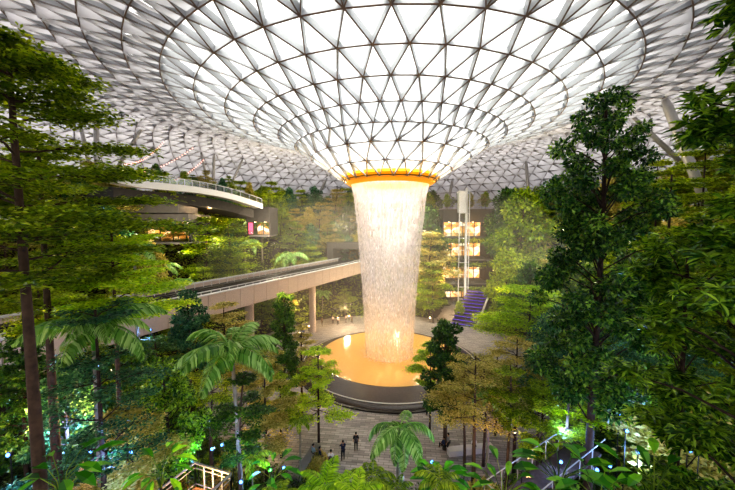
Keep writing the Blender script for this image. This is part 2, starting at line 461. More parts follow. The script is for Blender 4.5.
def paving():
    m, nt, out = new_mat('stone_paving'); L = nt.links.new
    b = nt.nodes.new('ShaderNodeBsdfPrincipled'); b.inputs['Roughness'].default_value = .45
    tc = nt.nodes.new('ShaderNodeTexCoord'); mp = nt.nodes.new('ShaderNodeMapping'); mp.inputs['Rotation'].default_value = (0, 0, .12)
    L(tc.outputs['Object'], mp.inputs[0])
    br = nt.nodes.new('ShaderNodeTexBrick'); br.inputs['Scale'].default_value = 1; br.inputs['Brick Width'].default_value = .9; br.inputs['Row Height'].default_value = .3
    br.inputs['Mortar Size'].default_value = .02; br.inputs['Bias'].default_value = 0
    br.inputs['Color1'].default_value = rgb('#7a7470'); br.inputs['Color2'].default_value = rgb('#a8a098'); br.inputs['Mortar'].default_value = rgb('#5a5450')
    L(mp.outputs[0], br.inputs['Vector'])
    mp2 = nt.nodes.new('ShaderNodeMapping'); mp2.inputs['Scale'].default_value = (.25, 2.2, 1); L(mp.outputs[0], mp2.inputs[0])
    n = nt.nodes.new('ShaderNodeTexNoise'); n.inputs['Scale'].default_value = 1.3; n.inputs['Detail'].default_value = 5; L(mp2.outputs[0], n.inputs['Vector'])
    rr = nt.nodes.new('ShaderNodeMapRange'); rr.inputs['From Min'].default_value = .3; rr.inputs['From Max'].default_value = .7; rr.inputs['To Min'].default_value = .7; rr.inputs['To Max'].default_value = 1.25; L(n.outputs['Fac'], rr.inputs['Value'])
    hs = nt.nodes.new('ShaderNodeHueSaturation'); L(br.outputs['Color'], hs.inputs['Color']); L(rr.outputs[0], hs.inputs['Value'])
    L(hs.outputs[0], b.inputs['Base Color']); L(b.outputs[0], out.inputs[0]); return m
M['paving'] = paving()
mb = MB()
mb.lathe([(9.0,.0),(25.3,.0),(25.3,-.1)], 96, c=(CX, CY))
mb.add([at_ for at_ in [(CX+22, 60, .004), (17.5+5.3, 60, .004), (.315*104+7, 104, .004), (.315*104-7, 104, .004), (12, 60, .004)]], [(0,1,2,3,4)])
fl = mb.build('floor', M['paving']); tag(fl, kind='structure')

# ------------------------------------------------------------------ pool
pool = empty('round_pool', (CX, CY, 0)); tag(pool, 'round raised pool with a sloped dark granite rim under the waterfall', 'pool')
mb = MB(); mb.lathe([(13.5,.02),(13.5,.14),(13.1,.16)], 128)
mb.build('base_ledge', M['black_stone'], pool)
mb = MB(); mb.lathe([(13.2,.02),(13.15,.2),(12.45,.48),(10.35,1.3),(10.2,1.32),(10.15,1.1)], 128)
mb.build('sloped_rim', M['granite'], pool, smooth=True)
mb = MB(); mb.lathe([(12.5,.50),(12.52,.56),(12.40,.60),(12.38,.54)], 128)
mb.build('light_line', M['light_stone'], pool)
def pool_mat():
    m, nt, out = new_mat('pool_water'); L = nt.links.new
    b = nt.nodes.new('ShaderNodeBsdfPrincipled'); b.inputs['Base Color'].default_value = rgb('#e2b468'); b.inputs['Roughness'].default_value = .12  # golden light on the water is put into its base colour
    b.inputs['Specular IOR Level'].default_value = .5
    tc = nt.nodes.new('ShaderNodeTexCoord'); n = nt.nodes.new('ShaderNodeTexNoise'); n.inputs['Scale'].default_value = 2.2; n.inputs['Detail'].default_value = 4
    L(tc.outputs['Object'], n.inputs['Vector'])
    bp = nt.nodes.new('ShaderNodeBump'); bp.inputs['Strength'].default_value = .35; bp.inputs['Distance'].default_value = .1
    L(n.outputs['Fac'], bp.inputs['Height']); L(bp.outputs[0], b.inputs['Normal']); L(b.outputs[0], out.inputs[0]); return m
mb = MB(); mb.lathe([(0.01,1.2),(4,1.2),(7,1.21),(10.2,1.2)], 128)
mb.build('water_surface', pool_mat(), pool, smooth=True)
# splash foam where the curtain lands
C = []; N = 1500
rr = RNG.normal(3.5, .45, N); an = RNG.uniform(0, 2*PI, N); z = 1.22+np.abs(RNG.normal(0, .28, N))
C = np.stack([rr*np.cos(an), rr*np.sin(an), z], 1); D = RNG.normal(0, 1, (N, 3)); D[:, 2] = np.abs(D[:, 2])
o = link('splash', quads_mesh('splash', leaves(C, D, RNG.normal(0, 1, (N, 3)), RNG.uniform(.05, .16, N), RNG.uniform(.04, .08, N))), bead, fw); tag(o, kind='stuff')

# ------------------------------------------------------------------ sky bridge for the train
BA = Vector((-38.6, 5.1, 0)); BB = Vector((-3.6, 77.0, 0))
BD = (BB-BA).normalized(); BS = Vector((BD.y, -BD.x, 0))          # BS points to the camera side
BZ = 12.0
def bpt(s, off, z):
    p = BA+BD*s+BS*off; return (p.x, p.y, z)
BL = (BB-BA).length
br = empty('train_bridge', tuple(BA)); tag(br, 'long beige elevated train bridge with a dark track bed, crossing behind the waterfall', 'bridge')
brm = Matrix.Translation(-BA)
def bb(name, mb, mats):
    mb.v = [tuple(Vector(v)-BA) for v in mb.v]; return mb.build(name, mats, br, recalc=True)
W2 = 4.2
def slab(mb, s0, s1, o0, o1, z0, z1, mi=0):
    vs = [bpt(s, o, z) for z in (z0, z1) for o in (o0, o1) for s in (s0, s1)]
    mb.add(vs, [(0,2,3,1),(4,5,7,6),(0,1,5,4),(2,6,7,3),(0,4,6,2),(1,3,7,5)], mi)
mb = MB(); slab(mb, 0, BL, -W2+.3, W2-.3, BZ-1.6, BZ-.5); bb('deck', mb, M['bridge_dark'])
for sg in (1, -1):
    mb = MB(); n = 34
    for i in range(n):
        s0 = BL*i/n; s1 = BL*(i+1)/n-.05
        vs = []
        for s in (s0, s1):
            vs += [bpt(s, sg*W2, BZ), bpt(s, sg*(W2-.3), BZ), bpt(s, sg*(W2-.3), BZ-2.5), bpt(s, sg*(W2-.1), BZ-2.5)]
        mb.add(vs, [(0,1,5,4),(1,2,6,5),(2,3,7,6),(3,0,4,7),(0,3,2,1),(4,5,6,7)])
    bb('side_cladding', mb, M['beige'])
    mb = MB(); slab(mb, 0, BL, sg*(W2+.08), sg*(W2-.38), BZ, BZ+.14); bb('coping', mb, M['white_metal'])
    mb = MB()
    mb.bar(bpt(0, sg*(W2-.9), BZ+.25), bpt(BL, sg*(W2-.9), BZ+.25), .1, .1)
    for i in range(60): mb.bar(bpt(BL*i/60, sg*(W2-.9), BZ-.5), bpt(BL*i/60, sg*(W2-.9), BZ+.25), .07, .07, up=BD)
    bb('guard_rail', mb, M['white_metal'])
for o in (-1.5, -.6, .6, 1.5):
    mb = MB(); slab(mb, 0, BL, o-.1, o+.1, BZ-.5, BZ-.28); bb('rail', mb, M['dark_metal'])
mb = MB(); slab(mb, 0, BL, -W2+.6, W2-.6, BZ-2.7, BZ-1.6); bb('girder', mb, M['beige'])
for s in (.30*BL, .583*BL, .776*BL):
    mb = MB()
    c = BA+BD*s+BS*1.2
    mb.tube([(c.x, c.y, -.5), (c.x, c.y, BZ-2.6)], [.62, .62], 20)
    bb('pillar', mb, M['beige'])
# portal the train goes into
mb = MB(); e = BL
slab(mb, e-1, e+9, -6.5, 6, BZ+2.6, BZ+4.0); slab(mb, e-1, e+9, -6.5, -4.8, 0, BZ+2.6); slab(mb, e-1, e+9, 4.8, 6, 0, BZ+2.6); slab(mb, e+8, e+9, -5, 5, 0, BZ+2.6)
po = mb.build('tunnel_portal', M['dark_concrete'], recalc=True); tag(po, 'grey concrete portal at the far end of the train bridge', 'portal')

# ================================================================== plants
def perp_basis(a):
    return np.array([math.cos(a), math.sin(a), 0.])

def gen_tier(seed, H, R, z0=.3, tiers=8, nleaf=12000, L=.28, W=.13, trunk_r=.16, lean=(0, 0), flat=.1, prof=None, bend=.0, subs=6):
    """tree with broad flat layers of foliage; returns trunk MB, leaf quads"""
    rd = random.Random(seed); rg = np.random.default_rng(seed)
    mb = MB(); tp = []
    ph = rd.uniform(0, 6)
    for i in range(9):
        t = i/8; tp.append(Vector((lean[0]*t+bend*math.sin(t*4+ph)*t, lean[1]*t+bend*math.cos(t*3+ph)*t, H*t*.97)))
    mb.tube(tp, [trunk_r*(1-.8*i/8)+.015 for i in range(9)], 8)
    def trunk_at(t):
        k = min(7.999, t*8); i = int(k); return tp[i].lerp(tp[i+1], k-i)
    if prof is None: prof = lambda u: min(1, .25+1.5*(1-u)) * min(1, .55+1.6*u)
    cen = []; rad = []
    for ti in range(tiers):
        u = (ti+rd.uniform(-.25, .25))/max(1, tiers-1); u = max(0, min(1, u))
        t = z0+(.99-z0)*u; rr = R*prof(u)
        nb = rd.choice([3, 4, 4, 5]); a0 = rd.uniform(0, 6.28)
        for b in range(nb):
            a = a0+2*PI*b/nb+rd.uniform(-.35, .35); ln = rr*rd.uniform(.62, 1.05)
            base = trunk_at(max(.1, t-.02*rd.random())); rise = rd.uniform(.02, .22)*ln
            pts = [base]
            for j in range(1, 6):
                s = j/5; aa = a+.25*math.sin(s*3+b)
                pts.append(base+Vector((math.cos(aa)*ln*s, math.sin(aa)*ln*s, rise*math.sin(s*1.7)+rd.uniform(-.03, .03)*ln)))
            br_ = trunk_r*.34*max(.3, 1-t)+.012
            mb.tube(pts, [br_*(1-.8*j/5)+.006 for j in range(6)], 5, cap=False)
            for j in range(subs):
                s = .28+.72*j/(subs-1) if subs > 1 else 1; p = pts[min(4, int(s*5))].lerp(pts[min(5, int(s*5)+1)], s*5-int(s*5)) if s < 1 else pts[5]
                for sg in (-1, 1):
                    sl = ln*.36*(1.15-s)*rd.uniform(.6, 1.3)+.05*R
                    q = p+Vector((math.cos(a+sg*1.0)*sl, math.sin(a+sg*1.0)*sl, rd.uniform(0, .12)*sl))
                    if j % 2 == 0: mb.tube([p, q], [.012+trunk_r*.05, .006], 3, cap=False)
                    for k in (.5, 1.0):
                        c = p.lerp(q, k); cen.append(tuple(c)); rad.append(max(.1*R, ln*.17)*rd.uniform(.7, 1.2))
            cen.append(tuple(pts[5])); rad.append(.13*R)
    cen = np.array(cen); rad = np.array(rad); w = rad**1.6; w /= w.sum()
    idx = rg.choice(len(cen), nleaf, p=w); g = rg.normal(0, 1, (nleaf, 3)); rr_ = rad[idx][:, None]
    P = cen[idx]+g*rr_*np.array([.62, .62, flat+.06])
    az = rg.uniform(0, 2*PI, nleaf); D = np.stack([np.cos(az), np.sin(az), rg.uniform(-.35, .35, nleaf)], 1)
    Nn = rg.normal(0, .45, (nleaf, 3)); Nn[:, 2] = 1
    return mb, leaves(P, D, Nn, L*rg.uniform(.6, 1.2, nleaf), W*rg.uniform(.7, 1.2, nleaf))

def gen_dense(seed, H, R, z0=.25, nclus=70, nleaf=12000, L=.3, W=.15, trunk_r=.15, lean=(0, 0), prof=None, cr=.3, lumps=.6, whorl=False):
    rd = random.Random(seed); rg = np.random.default_rng(seed)
    mb = MB(); tp = []
    ph = rd.uniform(0, 6)
    for i in range(9):
        t = i/8; tp.append(Vector((lean[0]*t+.03*R*math.sin(t*6+ph), lean[1]*t+.03*R*math.cos(t*5+ph), H*t*.96)))
    mb.tube(tp, [trunk_r*(1-.8*i/8)+.015 for i in range(9)], 8)
    if prof is None: prof = lambda u: math.sin(PI*min(1, .12+.88*u)**.8)**.6
    cen = []; rad = []
    for i in range(nclus):
        u = (i+rd.random())/nclus; a = i*2.4+rd.uniform(-.4, .4); q = rd.uniform(.35, 1)**.7
        r = R*prof(u)*q*rd.uniform(1-lumps*.5, 1)
        t = z0+(1-z0)*u; k = min(7.999, t*8); ii = int(k); c0 = tp[ii].lerp(tp[ii+1], k-ii)
        rc = R*cr*rd.uniform(.6, 1.15)*(.5+.5*prof(u)); c = c0+Vector((r*math.cos(a), r*math.sin(a), 0)); c.z = min(c.z, H-rc*.5)
        cen.append(tuple(c)); rad.append(rc)
        if r > .2*R:
            b0 = c0.lerp(tp[max(0, ii-1)], .3)
            b0.z = max(b0.z, tp[0].z)
            mb.tube([b0, b0.lerp(c, .6)+Vector((0, 0, .06*R)), c], [trunk_r*.25*(1-.6*t)+.01, trunk_r*.14, .008], 5, cap=False)
    cen = np.array(cen); rad = np.array(rad); w = rad**2; w /= w.sum()
    idx = rg.choice(nclus, nleaf, p=w); d = nrm(rg.normal(0, 1, (nleaf, 3))); rr_ = rad[idx][:, None]*rg.uniform(.45, 1.05, (nleaf, 1))
    P = cen[idx]+d*rr_*np.array([1, 1, .72])
    D = d*.7+rg.normal(0, .55, (nleaf, 3)); D[:, 2] -= .15
    Nn = d*.5+rg.normal(0, .4, (nleaf, 3)); Nn[:, 2] += .8
    if whorl:
        out = []
        for k in range(9):
            a = 2*PI*k/9+rg.uniform(-.2, .2, nleaf); up = nrm(D*.4+np.array([0, 0, .9])); s = nrm(np.cross(up, rg.normal(0, 1, (nleaf, 3)))); s2 = np.cross(up, s)
            dd = s*np.cos(a)[:, None]+s2*np.sin(a)[:, None]+up*rg.uniform(.0, .7, (nleaf, 1))
            out.append(big_leaves(P, dd, up, L*rg.uniform(.7, 1.15, nleaf), W*rg.uniform(.8, 1.1, nleaf), .25))
        return mb, np.concatenate(out, 0)
    return mb, leaves(P, D, Nn, L*rg.uniform(.6, 1.2, nleaf), W*rg.uniform(.7, 1.2, nleaf))

def put_tree(kind_name, loc, data, leafm, barkm, label, cat='tree', group=None):
    mb, q = data
    t = empty(kind_name, loc); tag(t, label, cat, group)
    mb.build('trunk', barkm, t, smooth=True)
    link('foliage', quads_mesh('foliage', q), leafm, t)
    return t

def gen_frond(seed, length, arch=.55, nl=34, ll=.55, w=.05, rise=.9, droop=.5):
    """one feather palm frond growing along +x; returns (stem MB, quads)"""
    rg = np.random.default_rng(seed); P = []
    n = 12; x = z = 0; a = rise
    for i in range(n+1):
        P.append(Vector((x, 0, z))); a = rise-(rise+arch*2.2)*(i/n)**1.1; x += length/n*math.cos(a); z += length/n*math.sin(a)
    mb = MB(); mb.tube(P, [.035*length/2.5*(1-.85*i/n)+.004 for i in range(n+1)], 5, cap=False)
    C = []; D = []; Nn = []; LL = []
    for i in range(nl):
        s = .16+.84*i/(nl-1); k = min(n-.001, s*n); j = int(k); p = P[j].lerp(P[j+1], k-j); tg = (P[j+1]-P[j]).normalized()
        for sg in (-1, 1):
            l = ll*math.sin(PI*min(1, .18+.80*s))**.7*rg.uniform(.85, 1.1)
            d = Vector((tg.x*.55, sg*.9, tg.z*.55-droop*rg.uniform(.6, 1.1)))
            C.append(p); D.append(d); Nn.append((-.2, 0, 1)); LL.append(l)
    C = np.array(C); D = np.array(D); Nn = np.array(Nn, float); LL = np.array(LL)
    q = leaves(C, D, Nn, LL, np.full(len(LL), w), .35)
    return mb, q
def frond_mesh(name, *a, mats=None, **k):
    mb, q = gen_frond(*a, **k); n0 = len(mb.v); v = q.reshape(-1, 3)
    base = len(mb.v); mb.v.extend(map(tuple, v.tolist()))
    for i in range(len(q)): mb.f.append((base+4*i, base+4*i+1, base+4*i+2, base+4*i+3)); mb.m.append(0)
    me = mb.mesh(name)
    for m in mats: me.materials.append(m)
    return me
def make_palm(name, loc, H, fr_meshes, nf, trunk_r, label, seed, lean=(0, 0), scale=1, tilt=(.0, .75), group=None, cat='palm', trunk_mat='palm_bark'):
    rd = random.Random(seed); t = empty(name, loc); tag(t, label, cat, group)
    mb = MB(); pts = [(lean[0]*(s**1.5), lean[1]*(s**1.5), H*s) for s in [i/10 for i in range(11)]]
    mb.tube(pts, [trunk_r*(1.25-.45*i/10) for i in range(11)], 10); tr = mb.build('trunk', M[trunk_mat], t, smooth=True)
    if H > 4:
        mb = MB(); p = Vector(pts[-1]); mb.tube([p-Vector((0,0,.9)), p-Vector((0,0,.4)), p+Vector((0,0,.15))], [trunk_r*.95, trunk_r*1.05, trunk_r*.5], 10); mb.build('crownshaft', M['broad_leaf'], t, smooth=True)
    for i in range(nf):
        f = bpy.data.objects.new('frond', rd.choice(fr_meshes)); col.objects.link(f); f.parent = t
        f.location = Vector(pts[-1])+Vector((0, 0, .05)); k = i/nf
        f.rotation_euler = (rd.uniform(-.15, .15), tilt[0]+(tilt[1]-tilt[0])*(1-k)+rd.uniform(-.12, .12), i*2.4+rd.uniform(-.2, .2)); f.scale = (scale*rd.uniform(.85, 1.1),)*3
    return t
FR = [frond_mesh('frond', 20+i, 2.6, arch=.55, nl=50, ll=.68, w=.085, rise=.75, droop=.5, mats=[M['palm_leaf']]) for i in range(3)]
FRY = [frond_mesh('frond', 30+i, 2.3, arch=.35, nl=26, ll=.7, w=.10, rise=.95, droop=.2, mats=[M['leaf_bright']]) for i in range(3)]
FRF = [frond_mesh('frond', 40+i, 1.5, arch=.5, nl=30, ll=.34, w=.09, rise=.7, droop=.1, mats=[M['fern_leaf']]) for i in range(3)]
FRD = [frond_mesh('frond', 50+i, 2.2, arch=.6, nl=22, ll=.6, w=.12, rise=.8, droop=.4, mats=[M['leaf_tier']]) for i in range(2)]

def base_at(px, Y):
    p = at(px, 245, Y); return (p.x, p.y, ground(p.x, p.y)-.05)
def spec(px, top, Y, wpx):
    b = base_at(px, Y); H = at(px, top, Y).z-b[2]; return b, H, wpx*Y/F/2

# ---------------------------------------------------------------- the big trees, one by one
# left foreground, layered
b = (-9.6, 9.2, ground(-9.6, 9.2)-.1)
put_tree('layered_tree', b, gen_tier(1, 21.4, 4.5, z0=.66, tiers=10, nleaf=60000, L=.17, W=.09, trunk_r=.21, lean=(-.9, .6), flat=.06, subs=7,
         prof=lambda u: (.98 if u < .4 else 1.0-.7*(u-.4)/.6)), M['leaf_tier'], M['bark'],
         'tall layered tree with a brown trunk at the left edge, nearest tree on the left')
b, H, R = spec(44, 128, 16, 120)
put_tree('layered_tree', b, gen_tier(2, H, 3.9, z0=.58, tiers=9, nleaf=34000, L=.2, W=.1, trunk_r=.24, flat=.06, subs=6), M['leaf_tier'], M['bark'],
         'layered green tree behind the nearest left tree, its crown below the roof edge')
b, H, R = spec(112, 208, 17.5, 140)
put_tree('layered_tree', b, gen_tier(3, H, 3.9, z0=.72, tiers=6, nleaf=34000, L=.2, W=.1, trunk_r=.16, flat=.05, prof=lambda u: 1-.55*u), M['leaf_bright'], M['bark'],
         'vivid yellow-green layered tree left of the train bridge')
b, H, R = spec(92, 300, 13, 110)
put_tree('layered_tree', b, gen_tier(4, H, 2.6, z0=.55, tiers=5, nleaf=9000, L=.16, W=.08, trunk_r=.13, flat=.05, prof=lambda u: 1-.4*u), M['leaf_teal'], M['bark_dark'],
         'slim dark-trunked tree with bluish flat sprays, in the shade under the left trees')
b, H, R = spec(186, 284, 30, 40)
put_tree('dense_tree', b, gen_dense(5, H, 2.0, z0=.45, nclus=40, nleaf=9000, L=.28, W=.15), M['leaf_teal'], M['bark_dark'],
         'small dark blue-green tree rising in front of the left end of the bridge')
b, H, R = spec(160, 352, 19, 74)
put_tree('dense_tree', b, gen_dense(6, H, 2.2, z0=.4, nclus=50, nleaf=14000, L=.24, W=.12), M['leaf_glossy'], M['bark_dark'],
         'bushy mid-green tree between the two left palms')
b, H, R = spec(118, 405, 15, 90)
put_tree('layered_tree', b, gen_tier(7, H, 2.3, z0=.5, tiers=5, nleaf=14000, L=.17, W=.09, trunk_r=.08, flat=.06), M['leaf_olive'], M['bark_dark'],
         'low olive layered tree above the ferns, left of the wooden lookout')
b, H, R = spec(283, 288, 31, 34)
put_tree('dense_tree', b, gen_dense(8, H, 1.7, z0=.35, nclus=50, nleaf=9000, L=.26, W=.14, prof=lambda u: .45+.6*(1-u)), M['leaf_dark'], M['bark'],
         'narrow dark tree in front of the bridge, left of its pillar')
b, H, R = spec(317, 345, 29, 60)
put_tree('layered_tree', b, gen_tier(9, H, 2.9, z0=.35, tiers=5, nleaf=9000, L=.26, W=.12, trunk_r=.11, flat=.07, prof=lambda u: 1-.6*u), M['leaf_bright'], M['bark_dark'],
         'light green young tree with open tiers at the left edge of the pool')
b, H, R = spec(262, 352, 24, 60)
put_tree('layered_tree', b, gen_tier(10, H, 2.4, z0=.4, tiers=6, nleaf=14000, L=.22, W=.1, trunk_r=.12, flat=.12, prof=lambda u: 1-.5*u), M['leaf_olive'], M['bark_dark'],
         'pale olive feathery tree just right of the arching left palm')
b, H, R = spec(300, 322, 33, 40)
put_tree('layered_tree', b, gen_tier(11, H, 2.2, z0=.4, tiers=6, nleaf=7000, L=.26, W=.12, trunk_r=.12, flat=.08), M['leaf_olive'], M['bark_dark'],
         'thin tawny layered tree beside the dark narrow tree at the bridge')
b, H, R = spec(278, 372, 27, 40)
put_tree('layered_tree', b, gen_tier(12, H, 1.9, z0=.5, tiers=4, nleaf=7000, L=.22, W=.1, trunk_r=.1, flat=.1), M['leaf_tier'], M['bark_dark'],
         'small green tree in front of the pool rim on its left')
b, H, R = spec(222, 300, 33, 70)
put_tree('layered_tree', b, gen_tier(13, H, 3.6, z0=.4, tiers=6, nleaf=12000, L=.27, W=.13, trunk_r=.14, flat=.1), M['leaf_olive'], M['bark_dark'],
         'pale olive tree under the bridge cladding, behind the arching left palm')
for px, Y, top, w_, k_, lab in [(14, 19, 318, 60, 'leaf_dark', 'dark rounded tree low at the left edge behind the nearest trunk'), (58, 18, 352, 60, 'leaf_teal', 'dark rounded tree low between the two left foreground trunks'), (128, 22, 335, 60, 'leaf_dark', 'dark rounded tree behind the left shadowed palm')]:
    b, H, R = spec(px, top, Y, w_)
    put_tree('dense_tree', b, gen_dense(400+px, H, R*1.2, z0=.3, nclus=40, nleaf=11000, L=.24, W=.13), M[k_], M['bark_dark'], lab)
# right of the pool
b, H, R = spec(447, 318, 28, 54)
put_tree('dense_tree', b, gen_dense(14, H, 2.5, z0=.3, nclus=42, nleaf=13000, L=.27, W=.15, trunk_r=.18, prof=lambda u: .95-.55*u), M['leaf_dark'], M['bark'],
         'dark dense tree at the right edge of the pool')
b, H, R = spec(432, 340, 30, 50)
put_tree('layered_tree', b, gen_tier(15, H, 2.4, z0=.55, tiers=4, nleaf=6000, L=.24, W=.11, trunk_r=.09, flat=.06), M['leaf_bright'], M['bark_dark'],
         'light green flat-tiered tree reaching over the right pool rim')
b, H, R = spec(478, 352, 23, 110)
put_tree('layered_tree', b, gen_tier(16, H, 3.6, z0=.6, tiers=5, nleaf=10000, L=.17, W=.08, trunk_r=.17, flat=.08, prof=lambda u: 1-.5*u), M['leaf_olive'], M['bark'],
         'tan feathery layered tree on the plaza, right of the dark dense tree')
b, H, R = spec(532, 288, 36, 140)
put_tree('layered_tree', b, gen_tier(17, H, 7.0, z0=.62, tiers=6, nleaf=24000, L=.26, W=.14, trunk_r=.2, flat=.07, prof=lambda u: 1-.6*u), M['leaf_bright'], M['bark_dark'],
         'wide bright yellow-green canopy tree right of the purple stairs')
b, H, R = spec(520, 335, 25, 90)
put_tree('layered_tree', b, gen_tier(18, H, 3.6, z0=.62, tiers=5, nleaf=10000, L=.19, W=.09, trunk_r=.15, flat=.09, prof=lambda u: 1-.5*u), M['leaf_olive'], M['bark_dark'],
         'olive layered tree with slim trunk in front of the yellow-green canopy')
b, H, R = spec(600, 74, 17.5, 124)
def p19(u):
    return 0.2+.72*min(1, (1-u)*3.0) if u > .6 else (.95+.2*math.sin(u*19))
put_tree('dense_tree', b, gen_dense(19, H, 4.0, z0=.36, nclus=92, nleaf=38000, L=.26, W=.13, trunk_r=.24, prof=p19, cr=.2, lumps=.8), M['leaf_tall'], M['bark_dark'],
         'tallest dark green tree, standing right of centre up to the glass roof')
b, H, R = spec(548, 380, 21, 60)
put_tree('layered_tree', b, gen_tier(20, H, 2.6, z0=.5, tiers=5, nleaf=13000, L=.19, W=.09, trunk_r=.11, flat=.09), M['leaf_tier'], M['bark_dark'],
         'small layered tree left of the tallest dark tree, among slim trunks')
b, H, R = spec(668, 165, 25, 110)
put_tree('layered_tree', b, gen_tier(21, H, 5.0, z0=.45, tiers=11, nleaf=36000, L=.25, W=.12, trunk_r=.2, flat=.06), M['leaf_tier'], M['bark_dark'],
         'light green layered tree between the tallest dark tree and the right edge foliage')
b, H, R = spec(662, 262, 25, 110)
put_tree('layered_tree', b, gen_tier(22, H, 4.6, z0=.5, tiers=8, nleaf=26000, L=.19, W=.09, trunk_r=.17, flat=.05), M['leaf_teal'], M['bark_dark'],
         'bluish green layered tree low behind the right foreground foliage')
b, H, R = spec(566, 300, 27, 70)
put_tree('dense_tree', b, gen_dense(23, H, 3.2, z0=.35, nclus=60, nleaf=16000, L=.25, W=.13), M['leaf_teal'], M['bark_dark'],
         'dark blue-green tree just left of the tallest tree trunk')
b, H, R = spec(700, 140, 33, 90)
put_tree('layered_tree', b, gen_tier(24, H, 5.5, z0=.4, tiers=10, nleaf=24000, L=.3, W=.14, trunk_r=.2, flat=.08), M['leaf_tier'], M['bark_dark'],
         'pale green layered tree near the right roof columns')
# right foreground, large whorled leaves
b = (9.1, 6.8, ground(9.1, 6.8)-.1)
put_tree('broadleaf_tree', b, gen_dense(25, 22.4, 3.0, z0=.3, nclus=74, nleaf=2300, L=.34, W=.105, trunk_r=.2, whorl=True, cr=.21, lumps=.45,
         prof=lambda u: (1.0 if u < .55 else (.4 if u < .68 else .66-.5*max(0, u-.8)/.2))), M['leaf_glossy'], M['bark_dark'],
         'nearest right tree with glossy pointed leaves in whorls, cut by the right edge')
b = (8.7, 8.8, ground(8.7, 8.8)-.1)
put_tree('broadleaf_tree', b, gen_dense(26, 15.6, 1.35, z0=.62, nclus=26, nleaf=420, L=.33, W=.09, trunk_r=.1, whorl=True, cr=.36, prof=lambda u: .9), M['leaf_glossy'], M['bark_dark'],
         'smaller whorl-leaved tree in front of the blue-lit trunks at lower right')

# slim trunks standing on the plaza, right
for i, (px, Y, top, m_, lab) in enumerate([(468, 25, 372, 'leaf_olive', 'slim young tree with tawny leaves nearest the bench at the plaza, right of the palm'),
        (500, 30, 350, 'leaf_olive', 'slim tree with a thin pale crown behind the bench on the plaza'),
        (513, 22, 360, 'leaf_tier', 'slim straight tree on the plaza edge left of the tallest dark tree'),
        (585, 30, 330, 'leaf_teal', 'slim dark tree lit blue behind the tallest dark tree'),
        (630, 24, 370, 'leaf_dark', 'slim dark tree with blue-lit trunk right of the tallest dark tree'),
        (688, 20, 330, 'leaf_teal', 'thick pale trunk washed in blue light near the right edge'),
        (80, 20, 330, 'leaf_tier', 'slim tree with blue-lit trunk near the left palms'),
        (36, 19, 330, 'leaf_dark', 'tree with orange-lit trunk left of the blue-lit one'),
        (205, 24, 350, 'leaf_tier', 'slim tree behind the arching left palm trunk'),
        (545, 23, 340, 'leaf_teal', 'slim tree left of the tallest tree, its trunk lit violet'), (572, 19, 352, 'leaf_tier', 'slim tree right in front of the tallest dark tree trunk'), (652, 28, 320, 'leaf_teal', 'slim bare-stemmed tree in blue light, centre of the right wood'),
        (488, 26, 356, 'leaf_olive', 'slim brown-stemmed tree with wispy tan crown beside the partly hidden palm'), (118, 22, 340, 'leaf_teal', 'dark slim tree deep in the left wood'), (150, 25, 330, 'leaf_dark', 'dark slim tree deep in the left wood beside the bushy one'),
        (237, 17, 372, 'leaf_dark', 'slim tree with pale blue-lit trunk right of the wooden lookout')]):
    b, H, R = spec(px, top, Y, 50)
    put_tree('slim_tree', b, gen_tier(60+i, H, 1.7+.02*Y, z0=.62, tiers=4, nleaf=6500, L=.2, W=.09, trunk_r=.13 if px not in (688,) else .2, flat=.1, bend=.25), M[m_], M['bark'], lab)

# ---------------------------------------------------------------- palms
def palm_at(px, cy, Y, rpx, seed, label, fr=FR, nf=14, tr=.13, lean=(0, 0), tilt=(-.1, .75), L0=2.35, trunk_mat='palm_bark', name='feather_palm'):
    c = at(px, cy, Y); gx, gy = c.x-lean[0], c.y-lean[1]; gz = ground(gx, gy)-.05
    return make_palm(name, (gx, gy, gz), c.z-gz, fr, nf, tr, label, seed, lean, rpx*Y/F/L0, tilt, trunk_mat=trunk_mat)
palm_at(232, 354, 17, 60, 1, 'tall palm with pale ringed trunk and arching fronds above the wooden lookout', nf=12, lean=(-.4, 0), tr=.12, tilt=(-.55, .35))
palm_at(94, 330, 14, 62, 2, 'shadowed palm with long drooping fronds among the left trees', nf=12, tr=.13, tilt=(-.5, .4))
palm_at(400, 428, 19, 42, 3, 'palm with feathery drooping fronds in front of the pool', nf=13, tr=.13, lean=(.2, .3), tilt=(.1, 1.1))
palm_at(489, 388, 24.5, 26, 4, 'palm partly hidden by tan branches, right of the pool', nf=10, tr=.1, tilt=(.1, 1.0))
palm_at(134, 248, 26, 26, 5, 'palm rising over the vivid yellow-green tree, before the lit shops', nf=11, fr=FR)
palm_at(300, 420, 24, 18, 6, 'small palm beside the two standing people', nf=9, tr=.08, fr=FRD)
for i, (px, cy, Y, r, lab) in enumerate([(326, 484, 14.5, 30, 'bright yellow-green fan of fronds below the standing people'), (372, 476, 16, 28, 'light green clump of fronds at the foot of the feathery palm'),
        (356, 492, 12.5, 30, 'lowest frond clump at the bottom centre'), (440, 478, 15, 28, 'green-lit frond clump right of the feathery palm'),
        (280, 492, 13, 26, 'frond clump at the bottom between planter and lookout'), (252, 456, 19, 22, 'green-lit frond clump right of the lookout'), (398, 486, 17, 22, 'yellowish frond clump behind the lowest ones')]):
    c = at(px, cy, Y); gz = ground(c.x, c.y)-.05
    make_palm('frond_palm', (c.x, c.y, gz), max(.3, c.z-gz-.3), FRY if i in (0, 2) else FRD, 12, .05, lab, 90+i, scale=r*Y/F/2.0, tilt=(-.45, .45))
